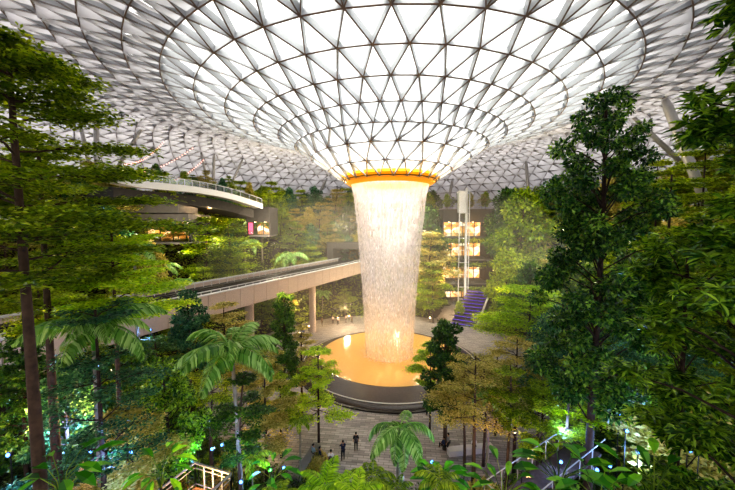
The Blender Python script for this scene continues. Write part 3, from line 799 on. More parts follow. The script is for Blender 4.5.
# big paddle-leaved plants at the bottom
def make_broad(seed, n, Ls, Ws, stem):
    rg = np.random.default_rng(seed); mb = MB(); C = []; D = []
    for i in range(n):
        a = i*2.4+rg.uniform(-.3, .3); r = stem*rg.uniform(.4, .8); h = stem*rg.uniform(.5, 1.2); e = (r*math.cos(a), r*math.sin(a), h)
        mb.tube([(0, 0, 0), (e[0]*.3, e[1]*.3, h*.65), e], [.02, .015, .01], 5, cap=False); C.append(e); D.append((math.cos(a), math.sin(a), rg.uniform(-.3, .5)))
    C = np.array(C); D = np.array(D); Nn = np.tile([0, 0, 1.], (n, 1))
    return mb, big_leaves(C, D, Nn, Ls*rg.uniform(.7, 1.1, n), Ws*rg.uniform(.8, 1.1, n), .35)
def plant(name, loc, data, leafm, label, group=None, cat='plant'):
    mb, q = data; t = empty(name, loc); tag(t, label, cat, group); mb.build('stems', M['fern_leaf'], t, smooth=True); link('foliage', quads_mesh('leaves', q), leafm, t); return t
for i, (px, py, Y, n, Ls, lab) in enumerate([(560, 468, 9, 16, .95, 'large paddle-leaved plant with bright green leaves at the bottom right'), (600, 485, 8, 14, .75, 'broad-leaved plant at the bottom below the tallest tree'),
        (440, 476, 16, 14, 1.2, 'broad-leaved plant lit green and blue right of the feathery palm'), (505, 484, 10, 14, .7, 'broad-leaved plant in front of the right walkway'),
        (272, 470, 15, 12, .9, 'green-lit broad-leaved plant left of the planter bench'), (655, 478, 8, 14, .7, 'broad-leaved plant below the blue-lit trunk at the right'),
        (160, 466, 12, 12, .8, 'orange-lit leafy plant left of the wooden lookout'), (60, 470, 9, 14, .8, 'dark broad-leaved plant by the nearest left trunk')]):
    c = at(px, py, Y); gz = ground(c.x, c.y)-.05; H = max(.6, c.z-gz)
    t = plant('broad_leaved_plant', (c.x, c.y, gz), make_broad(200+i, n, Ls, Ls*.38, 1), M['broad_leaf'], lab)
    for ch in t.children:
        if ch.name.startswith('stems'):
            pass
    # lift the rosette on its stems
    for ch in t.children: ch.location.z = H-.9
    mb = MB(); mb.tube([(0, 0, 0), (.05, .03, H*.5), (0, 0, H-.85)], [.06, .05, .05], 6); mb.build('stalk', M['bark'], t)

# ---------------------------------------------------------------- undergrowth
def scatter(n, x0, x1, y0, y1, test):
    out = []
    while len(out) < n:
        x = RNG.uniform(x0, x1); y = RNG.uniform(y0, y1)
        if test(x, y): out.append((x, y, ground(x, y)))
    return np.array(out)
def on_path(x, y):
    r = math.hypot(x-CX, y-CY)
    return r < 24.6 or (abs(x-.315*y) < 8 and y > 55) or (abs(x-1.5) < 1.5+.05*abs(y-20) and y < 26 and y > 14)
P = scatter(3600, -26, 26, 9, 34, lambda x, y: not on_path(x, y) and abs(x) < y*1.25+2)
n = len(P); k = 26
C = np.repeat(P, k, 0)+RNG.normal(0, 1, (n*k, 3))*np.array([.35, .35, .0]); C[:, 2] += RNG.uniform(.0, 1, n*k)**1.2*np.repeat(RNG.uniform(.4, 1.5, n), k)
D = RNG.normal(0, 1, (n*k, 3)); D[:, 2] = RNG.uniform(-.2, .8, n*k); Nn = RNG.normal(0, .4, (n*k, 3)); Nn[:, 2] = 1
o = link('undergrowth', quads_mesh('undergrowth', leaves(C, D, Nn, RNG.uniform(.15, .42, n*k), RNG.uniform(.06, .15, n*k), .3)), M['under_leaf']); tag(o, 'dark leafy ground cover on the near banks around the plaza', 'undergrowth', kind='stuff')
P = scatter(9000, -76, 80, 34, 112, lambda x, y: not on_path(x, y) and math.hypot(x-CX, y-CY) < 66)
n = len(P); k = 10
C = np.repeat(P, k, 0)+RNG.normal(0, 1, (n*k, 3))*np.array([.7, .7, .0]); C[:, 2] += RNG.uniform(.0, 1, n*k)*np.repeat(RNG.uniform(.5, 2.4, n), k)
D = RNG.normal(0, 1, (n*k, 3)); D[:, 2] = RNG.uniform(-.2, .8, n*k); Nn = RNG.normal(0, .4, (n*k, 3)); Nn[:, 2] = 1
o = link('undergrowth', quads_mesh('undergrowth', leaves(C, D, Nn, RNG.uniform(.3, .8, n*k), RNG.uniform(.15, .35, n*k), .3)), M['leaf_tier']); tag(o, 'leafy green cover on the terraced hillsides behind the pool', 'undergrowth', kind='stuff')

# ferns, many alike
fern0 = make_palm('fern', (0, 0, -50), .25, FRF, 11, .05, 'green fern in the dark undergrowth', 300, scale=1, tilt=(-.2, .35), cat='fern')
spots = [(x, y) for x, y, z in scatter(64, -19, 21, 10.5, 27, lambda x, y: not on_path(x, y) and abs(x) < y*1.12)]
for i, (x, y) in enumerate(spots):
    o = fern0 if i == 0 else copy_tree(fern0)
    o.location = (x, y, ground(x, y)+RNG.uniform(0, .5)); o.rotation_euler = (0, 0, RNG.uniform(0, 6.28)); s = RNG.uniform(.7, 1.4); o.scale = (s, s, s)
    left = x < 1
    o['label'] = 'green fern in the dark undergrowth left of the plaza' if left else 'green fern in the dark undergrowth right of the plaza'
    o['group'] = 'ferns left of the plaza' if left else 'ferns right of the plaza'

# ---------------------------------------------------------------- hillside trees from shared kinds
protos = []
def proto(name, data, leafm, barkm):
    mb, q = data; a = mb.mesh('trunk'); a.materials.append(barkm); a.polygons.foreach_set('use_smooth', [True]*len(a.polygons))
    bq = quads_mesh('foliage', q); bq.materials.append(leafm); return (name, a, bq)
T_ = [proto('layered_tree', gen_tier(100+i, 10, 3.6, z0=.3, tiers=7, nleaf=6500, L=.38, W=.19, trunk_r=.13, flat=.3, bend=.35), M[m_], M['bark']) for i, m_ in enumerate(['leaf_tier', 'leaf_olive', 'leaf_tier'])]
D_ = [proto('dense_tree', gen_dense(110+i, 10, 2.6, z0=.22, nclus=45, nleaf=5200, L=.42, W=.22, trunk_r=.14), M[m_], M['bark']) for i, m_ in enumerate(['leaf_dark', 'leaf_tier', 'leaf_teal', 'leaf_olive'])]
B_ = [proto('round_shrub', gen_dense(120+i, 3, 1.7, z0=.05, nclus=16, nleaf=1800, L=.4, W=.22, trunk_r=.06, cr=.42), M[m_], M['bark']) for i, m_ in enumerate(['leaf_tier', 'leaf_glossy', 'leaf_olive'])]
def inst(pr, loc, s, label, group, cat='tree', sz=1):
    t = empty(pr[0], loc, random.uniform(0, 6.28)); t.scale = (s, s, s*sz); tag(t, label, cat, group)
    for nm, me in (('trunk', pr[1]), ('foliage', pr[2])):
        o = bpy.data.objects.new(nm, me); col.objects.link(o); o.parent = t
    return t
def near_bridge(x, y):
    v = Vector((x, y, 0))-BA; s = v.dot(BD); o = v.dot(BS); return -8 < s < BL+3 and abs(o) < 6.5
def in_building(x, y, Yb=None):
    return (-45 < x < -30 and 50 < y < 66) or (-27.5 < x < -19.5 and 66 < y < 78)
ORD = ['first', 'second', 'third', 'fourth', 'fifth', 'sixth', 'seventh', 'eighth', 'ninth', 'tenth', 'eleventh', 'twelfth', 'thirteenth', 'fourteenth', 'fifteenth', 'sixteenth', 'seventeenth', 'eighteenth', 'nineteenth', 'twentieth'] + \
      ['twenty-'+o for o in ['first', 'second', 'third', 'fourth', 'fifth', 'sixth', 'seventh', 'eighth', 'ninth']] + ['thirtieth'] + ['thirty-'+o for o in ['first', 'second', 'third', 'fourth', 'fifth', 'sixth', 'seventh', 'eighth', 'ninth']]
def row(y_or_fn, xs, kinds, smin, smax, phrase, group, cat='tree', sz=1, jit=1.5):
    pts = []
    for x in xs:
        x = x+random.uniform(-1, 1)*jit*.5; y = y_or_fn(x) if callable(y_or_fn) else y_or_fn; y += random.uniform(-1, 1)*jit
        if near_bridge(x, y) or (55 < y < 86 and .225 < x/y < .365) or canyon(x, y) > .05 or canyon(x+2, y) > .4 or canyon(x-2, y) > .4: continue
        if in_building(x, y): continue
        if math.hypot(x-CX, y-CY) < 15.5: continue
        pts.append((x/y, x, y))
    pts.sort()
    for i, (_, x, y) in enumerate(pts):
        pr = random.choice(kinds); kd = {'layered_tree': 'layered tree', 'dense_tree': 'dense tree', 'round_shrub': 'round shrub'}[pr[0]]
        inst(pr, (x, y, ground(x, y)-.2), random.uniform(smin, smax), '%s %s, %s from the left' % (kd, phrase, ORD[min(i, 38)]), group, cat, sz)
def fr(a, b, st):
    out = []; x = a
    while x < b: out.append(x); x += st
    return out
# arcs around the pool at radius r on the far side: y = CY+sqrt(r^2-(x-CX)^2)
def arc(r): return lambda x: CY+math.sqrt(max(0, r*r-(x-CX)**2))
row(arc(27), fr(-23, 28, 3.0), T_+D_+T_[2:], .75, 1.05, 'on the lowest bank behind the pool', 'trees on the lowest bank behind the pool')
row(arc(32), fr(-31, 34, 2.9), T_+D_+T_, .95, 1.3, 'on the second terrace behind the pool', 'trees on the second terrace')
row(arc(38), fr(-37, 40, 2.9), T_+D_+T_, .95, 1.3, 'on the third terrace behind the pool', 'trees on the third terrace')
row(arc(44), fr(-43, 46, 2.7), T_+T_+D_+T_, .9, 1.25, 'on the fourth terrace behind the pool', 'trees on the fourth terrace')
row(arc(50), fr(-49, 50, 2.8), T_+T_+D_, 1.0, 1.35, 'on the top terrace below the roof', 'trees on the top terrace')
row(arc(58), fr(-57, 58, 3.4), D_+T_[:1], .95, 1.35, 'at the very back under the glass roof', 'trees at the very back')
row(lambda x: 36, fr(-60, -27, 3.2), T_+D_[1:2], .95, 1.25, 'in the left side wood at bridge height', 'trees in the left side wood', jit=4)
row(lambda x: 46, fr(-64, -30, 3.4), T_+D_, 1.0, 1.3, 'in the left side wood before the lit shops', 'trees in the left side wood', jit=3)
row(lambda x: 30, fr(26, 60, 3.6), T_+D_, 1.05, 1.45, 'in the right side wood near the plaza', 'trees in the right side wood', jit=3)
row(lambda x: 42, fr(27, 66, 3.4), T_+T_+D_, 1.2, 1.7, 'in the right side wood behind the plaza', 'trees in the right side wood', jit=3)
row(lambda x: 52, fr(26, 66, 3.2), T_+T_+D_, 1.25, 1.6, 'in the right side wood towards the roof edge', 'trees in the right side wood', jit=3)
row(lambda x: 64, fr(29, 60, 3.0), T_+D_, 1.1, 1.4, 'in the right side wood right of the lit floors', 'trees in the right side wood', jit=3)
row(lambda x: 23, fr(-38, -15, 3.4), T_+D_, .7, 1.0, 'in the shaded left wood below the bridge', 'trees in the shaded left wood', jit=3)
row(lambda x: 21, fr(17, 36, 3.6), T_+D_, .8, 1.1, 'in the shaded right wood beside the plaza', 'trees in the shaded right wood', jit=3)
row(lambda x: 26-.2*abs(x), fr(-24, -9, 2.6), B_, .6, 1.0, 'along the left edge of the plaza', 'shrubs along the left plaza edge', 'shrub')
row(lambda x: 21, fr(8, 26, 2.6), B_, .6, 1.0, 'along the right edge of the plaza', 'shrubs along the right plaza edge', 'shrub')
for px, Y, top, k_, lab in [(430, 70, 230, 1, 'dense tree hugging the right side of the waterfall behind the pool'), (434, 66, 262, 0, 'amber-lit layered tree right behind the waterfall'), (506, 74, 186, 3, 'tall dense tree right of the lit floors'),
        (522, 66, 184, 4, 'tall dense tree behind the right forest, below the roof edge'), (461, 68, 300, 4, 'small dark tree before the lit hall, left of the purple stairs'), (508, 60, 246, 4, 'dense green tree right of the purple stairs'),
        (430, 80, 204, 3, 'dense tree between the golden ring and the glass lift'), (178, 62, 214, 1, 'olive tree in front of the curved walkway, right of the lit shops'), (205, 60, 216, 2, 'bright layered tree below the flood lamp'), (232, 64, 218, 0, 'layered tree left of the pink-lit shop'), (345, 70, 288, 2, 'amber-lit young tree under the bridge by the waterfall')]:
    b = base_at(px, Y); H = at(px, top, Y).z-b[2]; pr = (T_+D_)[k_]; inst(pr, b, H/10, lab, None)
# palms on the far hillside
fp = make_palm('feather_palm', (0, 0, -50), 5, FR, 10, .12, 'x', 500, scale=1.0)
for i, (px, Y, s, lab) in enumerate([(245, 70, 1.6, 'pale palm left on the far hillside behind the bridge'), (262, 76, 1.9, 'small palm at the end of the curved white walkway'), (290, 72, 2.0, 'tall palm in the middle of the hillside left of the waterfall'),
        (185, 54, 1.1, 'small palm in front of the lit shops'), (162, 52, 1.2, 'dark palm left of the lit shops'), (500, 86, 1.2, 'palm on the hillside right of the lit floors'), (322, 71, 1.0, 'small palm under the bridge beyond its pillar'), (560, 70, 1.2, 'palm on the right hillside behind the tallest tree')]):
    c = at(px, 245, Y); o = fp if i == 0 else copy_tree(fp); o.location = (c.x, c.y, ground(c.x, c.y)-.1); o.scale = (s, s, s); o.rotation_euler = (0, 0, i); o['label'] = lab
# ================================================================== buildings and fittings
E = {'shop': emitter('shop_glow', '#ffb060', 2.2), 'shop_white': emitter('shop_white_glow', '#ffe6c8', 2.6), 'amber': emitter('amber_glow', '#ff9a2a', 2.2),
     'lamp': emitter('lamp_glow', '#ffd9a0', 14), 'purple': emitter('purple_glow', '#7a4cff', 1.1), 'blue': emitter('blue_glow', '#4f8cff', 9),
     'green': emitter('green_glow', '#50ff5a', 9), 'red': emitter('red_glow', '#ff5040', 6), 'pink': emitter('pink_glow', '#ff5a78', 2.5), 'leafsign': emitter('green_sign_glow', '#7fae2a', .9)}
def shop_mat():
    """lit interior seen through a shopfront: warm wall with brighter and darker bays"""
    m, nt, out = new_mat('lit_interior'); L = nt.links.new
    tc = nt.nodes.new('ShaderNodeTexCoord'); mp = nt.nodes.new('ShaderNodeMapping'); mp.inputs['Scale'].default_value = (.55, .55, .8); L(tc.outputs['Object'], mp.inputs[0])
    v = nt.nodes.new('ShaderNodeTexVoronoi'); v.inputs['Scale'].default_value = 1.4; L(mp.outputs[0], v.inputs['Vector'])
    r = nt.nodes.new('ShaderNodeValToRGB'); el = r.color_ramp.elements
    el[0].color = rgb('#b8742c'); el[1].color = rgb('#fff0d0'); e = el.new(.45); e.color = rgb('#f0a04a'); e = el.new(.7); e.color = rgb('#ffc078')
    sp = nt.nodes.new('ShaderNodeSeparateColor'); L(v.outputs['Color'], sp.inputs[0]); L(sp.outputs[0], r.inputs['Fac'])
    em = nt.nodes.new('ShaderNodeEmission'); em.inputs[1].default_value = 2.0; L(r.outputs[0], em.inputs[0]); L(em.outputs[0], out.inputs[0]); return m
M['shop'] = shop_mat()
M['frame'] = plain('bronze_frame', '#4a3526', .5)
M['glass_rail'] = None
def rail_glass():
    m, nt, out = new_mat('rail_glass'); L = nt.links.new
    t = nt.nodes.new('ShaderNodeBsdfTransparent'); t.inputs[0].default_value = (.86, .9, .9, 1); g = nt.nodes.new('ShaderNodeBsdfGlossy'); g.inputs['Roughness'].default_value = .1
    mx = nt.nodes.new('ShaderNodeMixShader'); mx.inputs[0].default_value = .14; L(t.outputs[0], mx.inputs[1]); L(g.outputs[0], mx.inputs[2]); L(mx.outputs[0], out.inputs[0]); return m
M['glass_rail'] = rail_glass()

def gallery(name, x0, x1, y, depth, z0, h, label, slab_h=1.0, front='dark_concrete', bays=4, plants=True, sign=None):
    """one floor: back wall lit, slab above, side walls, bay mullions"""
    t = empty(name, ((x0+x1)/2, y, z0)); tag(t, label, 'shopfront')
    w = (x1-x0)/2
    mb = MB(); mb.box(-w, w, 0, depth, -.4, 0); mb.build('floor_slab', M['concrete'], t)
    mb = MB(); mb.box(-w, w, depth-.2, depth, 0, h); mb.build('lit_back_wall', M['shop'], t)
    mb = MB(); mb.box(-w-.3, w+.3, -.6, depth, h, h+slab_h); mb.build('upper_slab', M[front], t)
    mb = MB(); mb.box(-w-.3, -w, 0, depth, 0, h); mb.box(w, w+.3, 0, depth, 0, h); mb.build('side_wall', M['dark_concrete'], t)
    mb = MB()
    for i in range(bays+1):
        x = -w+2*w*i/bays; mb.box(x-.09, x+.09, depth*.5, depth*.5+.18, 0, h)
    mb.box(-w, w, depth*.5, depth*.5+.15, h*.72, h*.72+.14); mb.build('window_frame', M['frame'], t)
    mb = MB(); mb.box(-w, w, -.35, -.3, 0, 1.0); mb.build('glass_balustrade', M['glass_rail'], t)
    for i in range(bays):
        x = -w+2*w*(i+.5)/bays; mb = MB(); mb.lathe([(.01, h-.05), (.22, h-.05), (.22, h)], 12, c=(x, 1)); mb.build('downlight', E['lamp'], t)
    if plants:
        n = 900; C = np.stack([RNG.uniform(-w, w, n), RNG.uniform(-.9, -.3, n), h+slab_h*.6-np.abs(RNG.normal(0, .5, n))+.5], 1)
        D = RNG.normal(0, .6, (n, 3)); D[:, 2] -= .6; Nn = RNG.normal(0, .5, (n, 3)); Nn[:, 1] -= 1
        o = link('hanging_plants', quads_mesh('hp', leaves(C, D, Nn, RNG.uniform(.3, .7, n), RNG.uniform(.15, .3, n))), M['leaf_tier'], t); tag(o, kind='stuff')
    return t
def zat(py, Y): return at(367, py, Y).z
cx = .315*82
for i, (yt, yb, lab, pl) in enumerate([(222, 237, 'top lit floor behind the glass lift, right of the waterfall', False), (243, 259, 'second lit floor from the top, right of the waterfall', True),
        (267, 283, 'third lit floor from the top, with stairs below, right of the waterfall', True), (291, 322, 'lowest lit hall at the end of the path right of the waterfall', True)]):
    zb = zat(yb, 82); zt = zat(yt, 82)
    gallery('gallery_floor', cx-6.6, cx+5.6, 82, 9, max(0.05, zb), zt-max(.05, zb), lab, slab_h=(3.2 if i == 0 else 1.2), plants=pl, front='dark_concrete')
t = gallery('gallery_floor', -43.5, -31.3, 57, 7, zat(242, 57), zat(222, 57)-zat(242, 57), 'lit shops under a grey concrete band on the left terrace', slab_h=1.4, front='concrete', plants=False, bays=5)
mb = MB(); mb.box(-6.6, 5.2, -1.4, 5, zat(213, 57)-zat(242, 57), zat(199, 57)-zat(242, 57)); mb.build('concrete_band', M['concrete'], t)
mb = MB(); mb.box(-1.6, .9, -.75, -.65, 3.0, 3.5); mb.build('sign_panel', E['shop_white'], t)
mb = MB(); mb.box(1.2, 4.3, -.75, -.65, 2.6, 3.5); mb.build('green_panel', E['leafsign'], t)
t = gallery('gallery_floor', -25.6, -21.2, 70, 6, zat(235, 70), zat(222, 70)-zat(235, 70), 'small pink-lit shop on the hillside below the end of the curved walkway', slab_h=3.2, plants=False, bays=2)
mb = MB(); mb.box(-2.1, -1.2, -.2, -.1, .2, 2.6); mb.build('pink_sign', E['pink'], t)
t = gallery('gallery_floor', 35.5, 44, 62, 5, zat(298, 62), zat(283, 62)-zat(298, 62), 'orange-lit floor low behind the tallest dark tree', slab_h=1, bays=3)

ztop = zat(222, 82)+3.2
for i, (dx_, k_, s_) in enumerate([(-5.4, 4, .42), (-3.4, 0, .34), (-1.2, 3, .4), (1.2, 6, .46), (3.6, 1, .4), (5.2, 4, .5)]):
    inst((T_+D_)[k_], (cx+dx_, 84+(i % 2)*2, ztop-.02), s_, 'small tree on top of the lit floors right of the waterfall, %s from the left' % ORD[i], 'trees on top of the lit floors')
# upper curved walkway on the left
wp = [at(118, 177, 44), at(140, 182, 47), at(170, 185.5, 51), at(200, 189, 55.5), at(232, 195.5, 61), at(262, 205, 67)]
def catmull(P, n):
    out = []
    for i in range(len(P)-1):
        p0 = P[max(0, i-1)]; p1 = P[i]; p2 = P[i+1]; p3 = P[min(len(P)-1, i+2)]
        for k in range(n):
            t = k/n; out.append(.5*((2*p1)+(-p0+p2)*t+(2*p0-5*p1+4*p2-p3)*t*t+(-p0+3*p1-3*p2+p3)*t**3))
    out.append(P[-1]); return out
WP = catmull(wp, 8)
def ribbon(pts, side0, side1, z0, z1, mb):
    base = len(mb.v)
    for i, p in enumerate(pts):
        d = pts[min(i+1, len(pts)-1)]-pts[max(0, i-1)]; d.z = 0; d.normalize(); s = Vector((-d.y, d.x, 0))
        for sd, z in ((side0, z0), (side1, z0), (side1, z1), (side0, z1)): mb.v.append(tuple(p+s*sd+Vector((0, 0, z))))
    for i in range(len(pts)-1):
        a = base+4*i
        for k in range(4): mb.f.append((a+k, a+(k+1) % 4, a+4+(k+1) % 4, a+4+k)); mb.m.append(0)
    mb.f.append((base, base+1, base+2, base+3)); mb.m.append(0); mb.f.append((base+len(pts)*4-4, base+len(pts)*4-3, base+len(pts)*4-2, base+len(pts)*4-1)); mb.m.append(0)
wk = empty('curved_walkway', (0, 0, 0)); tag(wk, 'curved white walkway high on the left terrace under the roof', 'walkway')
mb = MB(); ribbon(WP, 0, 2.6, -.6, -.2, mb); mb.build('deck', M['concrete'], wk, recalc=True)
mb = MB(); ribbon(WP, -.25, .15, -.75, .25, mb); mb.build('white_edge', M['white_metal'], wk, recalc=True)
mb = MB(); ribbon(WP, -.02, .02, .25, 1.2, mb); mb.build('glass_balustrade', M['glass_rail'], wk, recalc=True)
mb = MB(); ribbon(WP, -.05, .05, 1.2, 1.28, mb)
for p in WP[::2]: mb.tube([p, p+Vector((0, 0, 1.25))], .05, 6)
mb.build('handrail', M['white_metal'], wk, recalc=True)
# upper terrace behind the walkway, with its planting
mb = MB(); ribbon([p+Vector((0, .1, 0)) for p in WP[4:]], 2.7, 13, -2.6, -.9, mb); o = mb.build('terrace', M['dark_concrete'], recalc=True); tag(o, kind='structure')
for i, k in enumerate([6, 10, 14, 17, 20, 23, 26, 29, 32, 35, 38]):
    p = WP[min(k, len(WP)-1)]; q = Vector((p.x+.6-1.2*(i % 2), p.y+4.2+1.6*(i % 3), p.z-.95)); pr = (D_+T_+B_)[[0, 7, 4, 1, 5, 8, 2, 6, 3, 9, 4][i] % 10]
    sc_ = random.uniform(.33, .5) if pr[0] != 'round_shrub' else .9
    inst(pr, tuple(q), sc_, '%s growing on the upper terrace behind the curved walkway, %s from the left' % ({'layered_tree': 'small layered tree', 'dense_tree': 'small dense tree', 'round_shrub': 'round shrub'}[pr[0]], ORD[i]), 'planting on the upper terrace')
# roof struts
def roof_hit(px, py):
    Y = 10.0
    while Y < 140:
        p = at(px, py, Y); r = math.hypot(p.x-CX, p.y-CY)
        if r < 78 and r > 6.4 and p.z >= CAMZ+roof_h(r)-.3: return p
        Y += .25
    return at(px, py, 80)
for i, (a, b, r, lab) in enumerate([((96, 110), (97, 178), .38, 'upright roof column at the far left'), ((142, 128), (122, 160), .32, 'roof strut leaning right above the left terrace'),
        ((80, 124), (86, 150), .3, 'short leaning roof strut left of the first upright column'), ((201, 152), (209, 190), .3, 'thin strut leaning left beside the middle roof column'), ((214, 152), (213, 193), .34, 'middle upright roof column over the curved walkway'),
        ((243, 158), (226, 196), .3, 'thin strut leaning right above the walkway end'), ((327, 178), (315, 202), .42, 'leaning roof strut left of the golden ring'),
        ((453, 178), (446, 212), .42, 'leaning roof strut right of the golden ring'), ((526, 160), (529, 200), .42, 'upright roof column behind the right forest'),
        ((664, 97), (692, 168), .62, 'thick roof column leaning left at the right side'), ((633, 117), (684, 165), .42, 'slimmer roof strut leaning left beside the thick one')]):
    p = roof_hit(*a); q = at(b[0], b[1], p.y*(.98 if i != 10 else 1.02)); d = (q-p).normalized(); q = q+d*9
    mb = MB(); mb.tube([p, p.lerp(q, .1), q], [r*.6, r, r], 14)
    o = mb.build('roof_column', M['grey_metal'], smooth=True); tag(o, lab, 'column', 'roof columns')

# glass lift tower
c = at(464, 240, 79); lt = empty('lift_tower', (c.x, c.y, 0)); tag(lt, 'slender white lift tower with glass shaft right of the waterfall', 'lift')
zt = zat(190, 79)
mb = MB()
for sx in (-1.2, 1.2): mb.box(sx-.08, sx+.08, -.12, .12, 0, zt)
mb.box(.3, .8, .1, .6, 0, zt+.5)
for z in range(2, int(zt), 3): mb.box(-1.2, 1.2, -.06, .06, z, z+.12)
mb.build('steel_frame', M['white_metal'], lt)
mb = MB(); mb.box(-1.4, 1.4, .2, 2.4, 0, zt-.3); mb.build('glass_shaft', M['glass_rail'], lt)
mb = MB(); mb.box(-1.3, .3, -.4, 1.6, zt-5.5, zt-.6); mb.box(-1.5, .5, -.5, 1.7, zt-.6, zt-.3); mb.build('lift_car', M['white_metal'], lt)

# purple-lit stairs
S0 = Vector((19.0, 64, 0)); S1 = Vector((26.6, 77, 4.6)); st = empty('stairs', tuple(S0)); tag(st, 'wide stairs with purple-lit steps right of the waterfall', 'stairs')
d = (S1-S0); dh = Vector((d.x, d.y, 0)).normalized(); sd = Vector((dh.y, -dh.x, 0)); nst = 11
mbt = MB(); mbl = MB()
for i in range(nst):
    a = Vector((d.x*i/nst, d.y*i/nst, 0)); b = Vector((d.x*(i+1)/nst, d.y*(i+1)/nst, 0)); z = d.z*(i+1)/nst; wd = 2.4
    vs = [p+sd*s+Vector((0, 0, zz)) for zz in (0, z) for s in (-wd, wd) for p in (a, b)]
    mbt.add(vs, [(0,2,3,1),(4,5,7,6),(0,1,5,4),(2,6,7,3),(0,4,6,2),(1,3,7,5)])
    mbl.bar(a-sd*wd*.97-dh*.03+Vector((0,0,z-.12)), a+sd*wd*.97-dh*.03+Vector((0,0,z-.12)), .05, .08)
mbt.build('steps', M['black_stone'], st, recalc=True); mbl.build('light_strips', E['purple'], st)
mb = MB(); mb.bar(sd*2.8+Vector((0,0,.9)), d+sd*2.8+Vector((0,0,.9)), .1, .1); mb.bar(sd*2.8, d+sd*2.8, .25, .4); mb.build('handrail', M['light_stone'], st)

# strings of little lights below the roof, left
for i, (a, b, lab) in enumerate([((118, 158), (160, 134), 'highest string of small lights above the left terrace'), ((120, 168), (190, 140), 'middle string of small lights above the left terrace'), ((150, 178), (200, 152), 'lowest string of small lights above the left terrace')]):
    p = at(a[0]+5, a[1]+6, 62); q = at(b[0]+5, b[1]+6, 66); t = empty('light_string', tuple(p)); tag(t, lab, 'light string')
    mb = MB(); n = 26; pts = [Vector((0, 0, 0)).lerp(q-p, k/n)-Vector((0, 0, 1.2*math.sin(PI*k/n))) for k in range(n+1)]; mb.tube(pts, .025, 4); mb.build('cable', M['dark_metal'], t)
    mb = MB()
    for c in pts[1:-1]: mb.lathe([(.01, c.z-.28), (.12, c.z-.18), (.12, c.z-.08), (.01, c.z)], 6, c=(c.x, c.y))
    mb.build('bulbs', emitter('string_bulb', '#ffb0a0', 2.5), t)

# wooden lookout, lower left
zr = at(195, 463, 14).z; A_ = at(195, 463, 14); B_l = at(158, 492, 12.45); C_r = at(231, 473, 13.35); B_l.z = C_r.z = zr
Dc = B_l+(C_r-A_); deckz = zr-1.1
lo = empty('wooden_lookout', (A_.x, A_.y, ground(A_.x, A_.y))); tag(lo, 'small wooden lookout deck with a metal rail, lit orange, at the bottom left', 'deck')
o0 = Vector(lo.location)
mb = MB(); P4 = [p-o0 for p in (A_, B_l+(B_l-A_)*1.2, Dc+(B_l-A_)*1.2, C_r)]
for dz in (deckz-zr-.15, deckz-zr): pass
vs = [Vector((p.x, p.y, deckz-o0.z+dz)) for dz in (-.18, 0) for p in P4]; mb.add(vs, [(0,1,2,3),(7,6,5,4),(0,4,5,1),(1,5,6,2),(2,6,7,3),(3,7,4,0)]); mb.build('deck', M['wood'], lo, recalc=True)
for k, (a, b) in enumerate([(P4[0], P4[1]), (P4[0], P4[3]), (P4[3], P4[2])]):
    a = Vector((a.x, a.y, deckz-o0.z)); b = Vector((b.x, b.y, deckz-o0.z)); mb = MB()
    mb.bar(a+Vector((0,0,1.08)), b+Vector((0,0,1.08)), .09, .05)
    for z in (.86, .12): mb.bar(a+Vector((0,0,z)), b+Vector((0,0,z)), .03, .03)
    n = 4
    for i in range(n+1): p = a.lerp(b, i/n); mb.bar(p, p+Vector((0,0,1.1)), .05, .05, up=(1,0,0), off=-.025)
    mb.build('railing', M['grey_metal'], lo)
    mb = MB(); mb.add([a+Vector((0,0,.15)), b+Vector((0,0,.15)), b+Vector((0,0,.85)), a+Vector((0,0,.85))], [(0,1,2,3)]); mb.build('glass_panel', M['glass_rail'], lo)
for p in P4[:1]+P4[3:]+[P4[0].lerp(P4[1], .5)]:
    mb = MB(); mb.tube([(p.x*.97, p.y-.1, 0), (p.x*.97, p.y-.1, deckz-o0.z-.1)], .09, 8); mb.build('post', M['dark_metal'], lo)
# walkway at lower right
a = at(484, 482, 15); b = at(545, 466, 18); b.z = a.z; rw = empty('raised_walkway', (a.x, a.y, ground(a.x, a.y))); tag(rw, 'raised walkway with a thin handrail and warm light under it, bottom right of the plaza', 'walkway')
o0 = Vector(rw.location); a -= o0; b -= o0; dd = (b-a).normalized(); s = Vector((dd.y, -dd.x, 0))
mb = MB(); mb.bar(a-dd*.2+s*.9-Vector((0,0,1.1)), b+dd*3+s*.9-Vector((0,0,1.1)), 1.5, .15); mb.build('deck', M['bark_dark'], rw)
mb = MB(); mb.bar(a, b+dd*3, .045, .035); mb.bar(a+s*1.8, b+dd*3+s*1.8, .045, .035); mb.bar(a, a+s*1.8, .045, .035)
for i in range(6):
    for k in (0, 1.8): p = a.lerp(b, i/4)+s*k; mb.bar(p-Vector((0,0,1.1)), p, .035, .035, up=(1,0,0))
mb.build('railing', M['grey_metal'], rw)
for i in range(3):
    p = a.lerp(b, i/2)+s*.9; mb = MB(); mb.tube([(p.x, p.y, 0), (p.x, p.y, p.z-1.1)], .1, 8); mb.build('post', M['dark_metal'], rw)
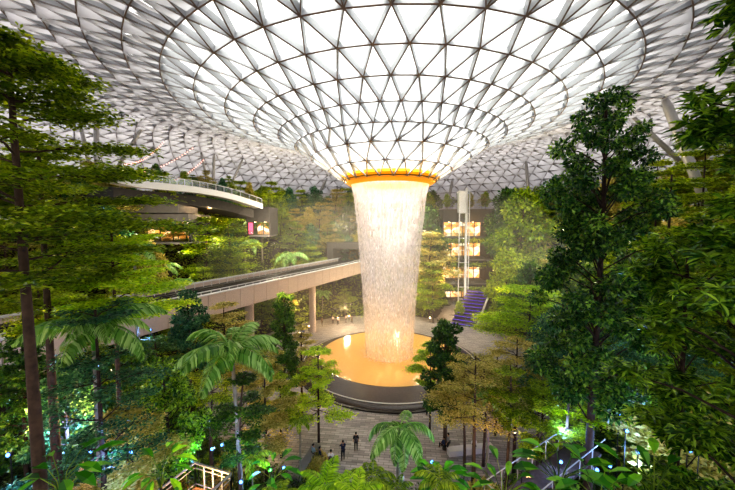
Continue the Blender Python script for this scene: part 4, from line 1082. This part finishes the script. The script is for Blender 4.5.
# planter benches
def bench(p, q, w, h, name, label, m='concrete'):
    mb = MB(); d_ = q-p; mb.bar((0, 0, 0), d_, w, h); mb.bar(d_*-.005+Vector((0,0,h)), d_*1.005+Vector((0,0,h)), w+.1, .06); o = mb.build(name, M[m], loc=tuple(p)); tag(o, label, 'bench')
g0 = lambda px, py: at(px, py, 20/((py-226)/F)*.998)
def gp(px, py):
    lo_, hi_ = 10., 90.
    for _ in range(40):
        m_ = (lo_+hi_)/2
        if at(px, py, m_).z > 0: lo_ = m_
        else: hi_ = m_
    p = at(px, py, lo_); p.z = 0; return p
bench(gp(316, 450), gp(296, 484), .6, .45, 'planter_bench', 'long low concrete bench the seated people are on')
bench(gp(334, 462), gp(318, 489), .4, .5, 'planter_bench', 'low planter wall right of the person with a grey backpack')
mb = MB(); p = gp(316, 453); q = gp(300, 484); r_ = gp(318, 489); s_ = gp(332, 464)
n = 1600; u = RNG.uniform(0, 1, n); v = RNG.uniform(.15, .85, n)
C = np.array([[p.x, p.y, .1]])*((1-u)*(1-v))[:, None]+np.array([[q.x, q.y, .1]])*(u*(1-v))[:, None]+np.array([[r_.x, r_.y, .1]])*(u*v)[:, None]+np.array([[s_.x, s_.y, .1]])*((1-u)*v)[:, None]
C[:, 2] = RNG.uniform(.1, .6, n); D = RNG.normal(0, .6, (n, 3)); D[:, 2] = .8
o = link('planter_grass', quads_mesh('pg', leaves(C, D, RNG.normal(0, 1, (n, 3)), RNG.uniform(.15, .35, n), RNG.uniform(.04, .1, n))), M['leaf_olive']); tag(o, 'low green planting between the bench and the planter wall', 'planting', kind='stuff')
bench(gp(448, 455), gp(492, 450), .6, .45, 'stone_bench', 'stone bench on the plaza right of the dark dense tree', 'light_stone')
# little bollard lamps around the far promenade
for i, (px, py) in enumerate([(309, 331), (338, 322), (349, 320), (300, 338), (440, 326), (430, 322)]):
    p = gp(px, py); mb = MB(); t = empty('bollard_lamp', tuple(p)); tag(t, 'short warm bollard lamp on the promenade behind the pool', 'lamp', 'bollard lamps behind the pool')
    mb.tube([(0,0,0),(0,0,.8)], .08, 10); mb.build('post', M['dark_metal'], t); mb = MB(); mb.lathe([(.01,1.02),(.14,1.0),(.14,.8),(.01,.8)], 12); mb.build('lamp_head', E['lamp'], t)

# ================================================================== people
def skin(name, V_, E_, R_, mat, parent, sub=1):
    me = bpy.data.meshes.new(name); me.from_pydata([tuple(v) for v in V_], E_, []); me.materials.append(mat)
    o = bpy.data.objects.new(name, me); col.objects.link(o); o.parent = parent
    md = o.modifiers.new('skin', 'SKIN'); md.use_smooth_shade = True
    for i, r in enumerate(R_):
        rr = r if hasattr(r, '__len__') else (r, r); me.skin_vertices[0].data[i].radius = rr
    me.skin_vertices[0].data[0].use_root = True
    s = o.modifiers.new('sub', 'SUBSURF'); s.levels = sub; s.render_levels = sub
    return o
CL = {}
def cloth(c):
    if c not in CL: CL[c] = plain('cloth_'+c.strip('#'), c, .85, var=.1)
    return CL[c]
SKIN = plain('skin', '#b98767', .55, var=.04)
def person(loc, rz, label, top='#1c2436', legs='#15161c', hair='#15110e', pose='stand', bag=None, seed=0, h=1.7):
    k = h/1.7; rd = random.Random(seed); t = empty('person', loc, rz); t.scale = (k, k, k); tag(t, label, 'person', None)
    def J(sit, stride):
        hip = .95 if not sit else .50; dz = hip-.95
        P = {'pel': (0, 0, hip), 'wai': (0, -.01, 1.08+dz), 'che': (0, 0, 1.28+dz), 'nec': (0, 0, 1.45+dz), 'hd0': (0, .01, 1.55+dz), 'hd1': (0, .015, 1.68+dz)}
        for n, s in (('l', -1), ('r', 1)):
            P['sh'+n] = (s*.17, 0, 1.39+dz)
            if pose == 'photo': P['el'+n] = (s*.25, .14, 1.22+dz); P['wr'+n] = (s*.09, .3, 1.38+dz)
            elif sit: P['el'+n] = (s*.24, .05, 1.12+dz); P['wr'+n] = (s*.14, .3, 1.02+dz)
            else: P['el'+n] = (s*.23, -.02, 1.13); P['wr'+n] = (s*.24, .06, .88)
            P['hp'+n] = (s*.09, 0, hip-.03)
            if sit: P['kn'+n] = (s*.11, .44, .5); P['an'+n] = (s*.11, .46, .09); P['to'+n] = (s*.12, .62, .04)
            else: st_ = stride*s; P['kn'+n] = (s*.1, .03+st_*.5, .5); P['an'+n] = (s*.1, st_, .09); P['to'+n] = (s*.12, .16+st_, .04)
        return P
    P = J(pose == 'sit', .18 if pose == 'walk' else .03)
    def mk(name, keys, edges, rad, mat):
        idx = {q: i for i, q in enumerate(keys)}; return skin(name, [P[q] for q in keys], [(idx[a], idx[b]) for a, b in edges], rad, mat, t)
    # hands
    for n, s in (('l', -1), ('r', 1)):
        w_ = Vector(P['wr'+n]); dirn = (w_-Vector(P['el'+n])).normalized(); P['ha'+n] = tuple(w_+dirn*.08)
        for f in range(5):
            P['f%d%s' % (f, n)] = tuple(w_+dirn*(.16-.012*abs(f-2) if f else .1)+Vector(((f-2)*.018 if f else -s*.05, .01, 0)))
    keys = ['pel','wai','che','nec','hd0','hd1']; ed = [('pel','wai'),('wai','che'),('che','nec'),('nec','hd0'),('hd0','hd1')]; ra = [(.14,.10),(.13,.09),(.15,.1),.055,(.075,.09),(.07,.085)]
    for n in 'lr':
        keys += ['sh'+n,'el'+n,'wr'+n,'ha'+n,'hp'+n,'kn'+n,'an'+n,'to'+n]; ra += [.055,.04,.028,.032,.08,.055,.038,.03]
        ed += [('che','sh'+n),('sh'+n,'el'+n),('el'+n,'wr'+n),('wr'+n,'ha'+n),('pel','hp'+n),('hp'+n,'kn'+n),('kn'+n,'an'+n),('an'+n,'to'+n)]
        for f in range(5): keys.append('f%d%s' % (f, n)); ra.append(.009); ed.append(('ha'+n, 'f%d%s' % (f, n)))
    mk('body', keys, ed, ra, SKIN)
    keys = ['pel','wai','che','nec']; ed = [('pel','wai'),('wai','che'),('che','nec')]; ra = [(.165,.125),(.155,.115),(.18,.125),.075]
    for n in 'lr': keys += ['sh'+n,'el'+n]; ra += [.075,.058]; ed += [('che','sh'+n),('sh'+n,'el'+n)]
    mk('shirt', keys, ed, ra, cloth(top))
    keys = ['pel']; ed = []; ra = [(.165,.125)]
    for n in 'lr': keys += ['hp'+n,'kn'+n,'an'+n]; ra += [.098,.07,.056]; ed += [('pel','hp'+n),('hp'+n,'kn'+n),('kn'+n,'an'+n)]
    mk('trousers', keys, ed, ra, cloth(legs))
    for n in 'lr':
        a_ = Vector(P['an'+n]); b_ = Vector(P['to'+n]); skin('shoe', [a_-Vector((0,.02,.04)), b_], [(0, 1)], [.045, .035], cloth('#202020'), t)
    hz = P['hd1'][2]
    mb = MB(); n_ = 16
    for j in range(7):
        ph_ = (j/6)*PI*.62
        for i in range(n_):
            a_ = 2*PI*i/n_; y_ = math.sin(a_); ext = 1 if y_ < .2 else .62
            r_ = .098; mb.v.append((r_*.92*math.sin(ph_*ext)*math.cos(a_), -.005+r_*1.12*math.sin(ph_*ext)*y_, hz-.02+.115*math.cos(ph_*ext)))
    for j in range(6):
        for i in range(n_): mb.f.append((j*n_+i, j*n_+(i+1) % n_, (j+1)*n_+(i+1) % n_, (j+1)*n_+i)); mb.m.append(0)
    mb.build('hair', cloth(hair), t, smooth=True)
    if bag:
        c_ = P['che']; skin('backpack', [(0, -.2, c_[2]-.22), (0, -.22, c_[2]-.05), (0, -.19, c_[2]+.08)], [(0, 1), (1, 2)], [(.14, .09), (.15, .1), (.12, .07)], cloth(bag), t)
    return t
def stand(px, py, rz, label, **k): p = gp(px, py); return person((p.x, p.y, .0), rz, label, **k)
stand(343, 460.5, .3, 'person in dark navy clothes standing on the plaza with arms raised', pose='photo', top='#18203a', legs='#12141c', seed=1, h=1.75)
stand(356, 451, .1, 'person in black with a dark backpack standing behind the navy-clothed one', top='#17171b', legs='#1a1a20', bag='#3a3338', seed=2)
stand(331, 470, -.1, 'person in white shirt with a grey backpack near the planter wall', top='#d8d4d2', legs='#23252c', bag='#5a5658', seed=3)
def sit(px, py, rz, label, **k): p = gp(px, py); return person((p.x, p.y, -.02), rz, label, pose='sit', **k)
sit(320, 461, -1.2, 'person in dark blue jacket sitting on the long concrete bench', top='#1c2740', legs='#171a22', seed=4)
sit(313.5, 458, -.9, 'person in light blue top sitting on the bench beside the dark blue jacket', top='#8fa6b8', legs='#23262e', seed=5)
stand(303.5, 338, .5, 'person in blue walking behind the pool on the left', pose='walk', top='#3a5a8c', legs='#20232c', seed=6)
stand(427, 415, .8, 'person in dark clothes standing close to the pool rim behind the feathery palm', top='#1a1c22', legs='#17171b', seed=7)
stand(448, 452, 1.0, 'person in grey top beside the stone bench on the right', top='#8a8480', legs='#1e2028', seed=8)
sit(444, 450, .5, 'person in dark blue sitting at the left end of the stone bench', top='#26345a', legs='#1b1c22', seed=9)
sit(474, 451, 0, 'person in white sitting on the stone bench', top='#d9d9de', legs='#30323a', seed=10)
for i, (px, py, c) in enumerate([(338, 325, '#d8c8b8'), (346, 323, '#c9b7a7'), (352, 324, '#54463c'), (333, 324, '#e0d2c4'), (322, 326, '#6a5648')]):
    stand(px, py, i, ['person in cream top left of centre in the queue behind the pool', 'person in beige top in the queue behind the pool', 'person in brown at the right end of the queue behind the pool', 'person in pale top second from left in the queue behind the pool', 'person in dark brown at the left end of the queue behind the pool'][i], top=c, seed=20+i, pose='walk')
for i, (px, py, c) in enumerate([(440, 310, '#3a3a40'), (436, 312, '#c8c0b8'), (452, 304, '#2a2a30')]):
    stand(px, py, i*2, ['person in dark grey on the orange-lit path behind the waterfall', 'person in off-white on the orange-lit path behind the waterfall', 'farthest person in black on the orange-lit path'][i], top=c, seed=30+i, pose='walk')
# ------------------------------------------------------------------ light
sc = bpy.context.scene
w = bpy.data.worlds.new('world'); sc.world = w; w.use_nodes = True
nt = w.node_tree; bg = nt.nodes['Background']; bg.inputs[0].default_value = (.93, .97, 1, 1); bg.inputs[1].default_value = .74
def light(kind, loc, energy, color, size=.3, name=None, aim=None, spot=None, blend=.6):
    ld = bpy.data.lights.new(name or kind.lower()+'_light', kind); ld.energy = energy; ld.color = color
    if kind in ('POINT', 'SPOT'): ld.shadow_soft_size = size
    if kind == 'SPOT': ld.spot_size = spot or 1.0; ld.spot_blend = blend
    o = bpy.data.objects.new(name or kind.lower()+'_light', ld); col.objects.link(o); o.location = loc
    if aim is not None:
        o.rotation_euler = (Vector(aim)-Vector(loc)).to_track_quat('-Z', 'Y').to_euler()
    return o
def sun_and_fill(energy, color, rot, ang):
    ld = bpy.data.lights.new('sun_and_fill', 'SUN'); ld.energy = energy; ld.color = color; ld.angle = ang
    o = bpy.data.objects.new('sun_and_fill', ld); col.objects.link(o); o.rotation_euler = rot; return o
sun_and_fill(16, (1, .95, .84), (math.radians(38), math.radians(-14), 0), math.radians(14))
for k in range(8):
    a = 2*PI*(k+.5)/8
    light('POINT', (CX+9.6*math.cos(a), CY+9.6*math.sin(a), 26.2), 260, (1, .66, .2), .2, 'ring_light')
sun_and_fill(3.0, (1, .97, .92), (math.radians(20), math.radians(35), 0), math.radians(70))  # added soft fill with no visible source, brightens the forest
sun_and_fill(5.0, (1, .97, .88), (math.radians(52), math.radians(-4), 0), math.radians(80))  # added wide fill from the camera side, brightens the foreground trees
ORANGE = (1, .58, .2); WARM = (1, .70, .40); BLUE = (.22, .42, 1); GREEN = (.2, 1, .25); PURPLE = (.5, .3, 1)
for k in range(3):
    a = PI/2+2*PI*k/3
    light('POINT', (CX+1.5*math.cos(a), CY+1.5*math.sin(a), 4.0), 110, ORANGE, .5, 'pool_glow_light')
light('POINT', (CX, CY, 13), 110, (1, .78, .64), .8, 'curtain_glow_light')  # unseen lamps added inside the curtain so the water glows
light('POINT', (CX, CY, 22), 120, (1, .86, .84), .8, 'curtain_top_light')
light('SPOT', (CX-12, CY-18, 16), 10500, (1, .62, .24), 1, 'pool_warm_light', aim=(CX-2, CY-1, 1), spot=.85)
light('SPOT', (CX+14, CY-14, 18), 7500, (1, .62, .24), 1, 'pool_warm_light', aim=(CX, CY, 1), spot=.8)
# warm lamps behind the pool, in the court and on the terraces
for p, e in [((-4, 62, 4), 2000), ((-14, 66, 5), 1200), ((6, 66, 5), 2000), ((20, 72, 4), 1600), ((25, 82, 4), 1400), ((30, 97, 4), 1200), ((26, 79, 14), 700), ((26, 79, 20), 700), ((15, 66, 9), 500)]:
    light('POINT', p, e, ORANGE if e < 1000 else WARM, .4, 'court_light')
p = at(214, 208, 62)
light('POINT', (p.x, p.y-1.5, p.z), 1500, WARM, .3, 'terrace_flood_light')
t = empty('flood_lamp', tuple(p)); tag(t, 'bright warm flood lamp under the curved walkway', 'lamp')
mb = MB(); mb.box(-1.2, 1.2, -.1, .1, -.15, .1); mb.build('lamp_head', emitter('flood_glow', '#ffb060', 6), t); mb = MB(); mb.box(-1.3, 1.3, .1, .3, -.2, .15); mb.build('housing', M['dark_metal'], t)
for (px, py, Y) in [(165, 236, 55), (200, 262, 60), (230, 250, 66), (280, 240, 72), (325, 212, 76), (540, 262, 60), (300, 200, 84), (255, 215, 80), (345, 235, 74), (415, 225, 80), (560, 200, 60)]:
    p = at(px, py, Y); light('POINT', (p.x, p.y-6, p.z+2), 3000 if px > 240 else 1000, (1, .84, .6), .8, 'hillside_light')
p = gp(462, 322); light('POINT', (p.x+1, p.y+2, 2.5), 40, PURPLE, .3, 'stair_light')
# coloured garden lamps on the forest floor
GL = [(212, 449, 20, 'b'), (222, 445, 21, 'b'), (232, 444, 22, 'b'), (230, 462, 18, 'b'), (241, 482, 16, 'b'), (20, 412, 20, 'b'), (91, 451, 15, 'p'), (55, 436, 17, 'b'), (131, 452, 16, 'b'),
      (186, 458, 19, 'g'), (197, 446, 20, 'g'), (270, 470, 19, 'g'), (284, 468, 18, 'b'), (432, 462, 19, 'b'), (445, 470, 18, 'g'), (620, 415, 20, 'b'), (627, 431, 18, 'b'), (597, 470, 15, 'b'),
      (610, 466, 17, 'b'), (703, 423, 14, 'g'), (690, 450, 12.5, 'b'), (523, 468, 16, 'b'), (561, 462, 17, 'b'), (640, 452, 15, 'b'), (8, 455, 14, 'b'), (150, 330, 26, 'b')]
for i, (px, py, Y, c) in enumerate(GL):
    q = at(px, py, Y); q.z = max(q.z, ground(q.x, q.y)+.35)
    word = {'b': 'blue', 'g': 'green', 'p': 'violet'}[c]
    side = 'left' if px < 300 else 'right'
    t = empty('garden_spotlight', tuple(q)); tag(t, 'small %s garden spotlight in the undergrowth %s of the plaza' % (word, side), 'lamp', '%s garden spotlights %s of the plaza' % (word, side))
    mb = MB(); mb.tube([(0, .1, ground(q.x, q.y)-q.z-.1), (0, .1, -.05)], .025, 6); mb.tube([(0, .18, -.06), (0, 0, .0)], [.09, .13], 10); mb.build('housing', M['dark_metal'], t)
    mb = MB(); mb.tube([(0, -.004, .0), (0, -.03, .004)], [.085, .075], 12); mb.build('lens', E['green' if c == 'g' else 'blue'], t)
    light('POINT', (q.x, q.y-.35, q.z+.3), (150 if Y > 16 else 60) if c != 'g' else 40, {'b': BLUE, 'g': GREEN, 'p': PURPLE}[c], .12, 'garden_light')
for (px, py, Y, c, e) in [(82, 420, 19, BLUE, 300), (40, 405, 18, ORANGE, 260), (98, 395, 19, ORANGE, 260), (610, 450, 18.5, BLUE, 260), (688, 440, 13.8, BLUE, 260), (238, 440, 16.2, BLUE, 160), (160, 380, 24, ORANGE, 250), (510, 478, 14, ORANGE, 120), (262, 400, 28, ORANGE, 300), (22, 455, 12, BLUE, 50), (120, 440, 14, BLUE, 90), (500, 420, 24, PURPLE, 90), (545, 415, 20, BLUE, 120), (470, 440, 22, ORANGE, 60), (640, 400, 26, (.2, .6, .9), 400), (580, 330, 30, (.3, .5, 1), 300), (560, 250, 40, (.3, .5, 1), 200)]:
    p = at(px, py, Y); light('POINT', (p.x+.5, p.y-1.2, max(p.z, ground(p.x, p.y)+.5)), e*2.2, c, .2, 'trunk_light')
light('POINT', tuple((A_+C_r+Dc)/3+Vector((0, 0, -.2))), 220, ORANGE, .2, 'lookout_light')
sc.view_settings.view_transform = 'Standard'

try: sc.view_settings.look = 'Medium High Contrast'
except Exception: print('nolook')
sc.view_settings.exposure = .05
sc.cycles.use_denoising = True
sc.cycles.max_bounces = 6; sc.cycles.diffuse_bounces = 3; sc.cycles.transparent_max_bounces = 12; sc.cycles.transmission_bounces = 3; sc.cycles.glossy_bounces = 2
sc.cycles.caustics_reflective = False; sc.cycles.caustics_refractive = False
sc.cycles.sample_clamp_indirect = 4

# fine spray hanging in the air round the falls
m, nt, out = new_mat('spray_mist'); L = nt.links.new
vs_ = nt.nodes.new('ShaderNodeVolumeScatter'); vs_.inputs['Density'].default_value = .006; vs_.inputs['Color'].default_value = (1, .93, .85, 1); vs_.inputs['Anisotropy'].default_value = .2
L(vs_.outputs[0], out.inputs['Volume'])
mb = MB(); mb.lathe([(.01, .1), (17, .1), (26, 8), (27, 16), (20, 23.5), (.01, 25.5)], 48, c=(0, 0))
o = mb.build('mist', m, loc=(CX, CY+4, 0), recalc=True); tag(o, 'thin warm mist around the waterfall', 'mist', kind='stuff')
sc.cycles.volume_bounces = 0; sc.cycles.volume_step_rate = 4
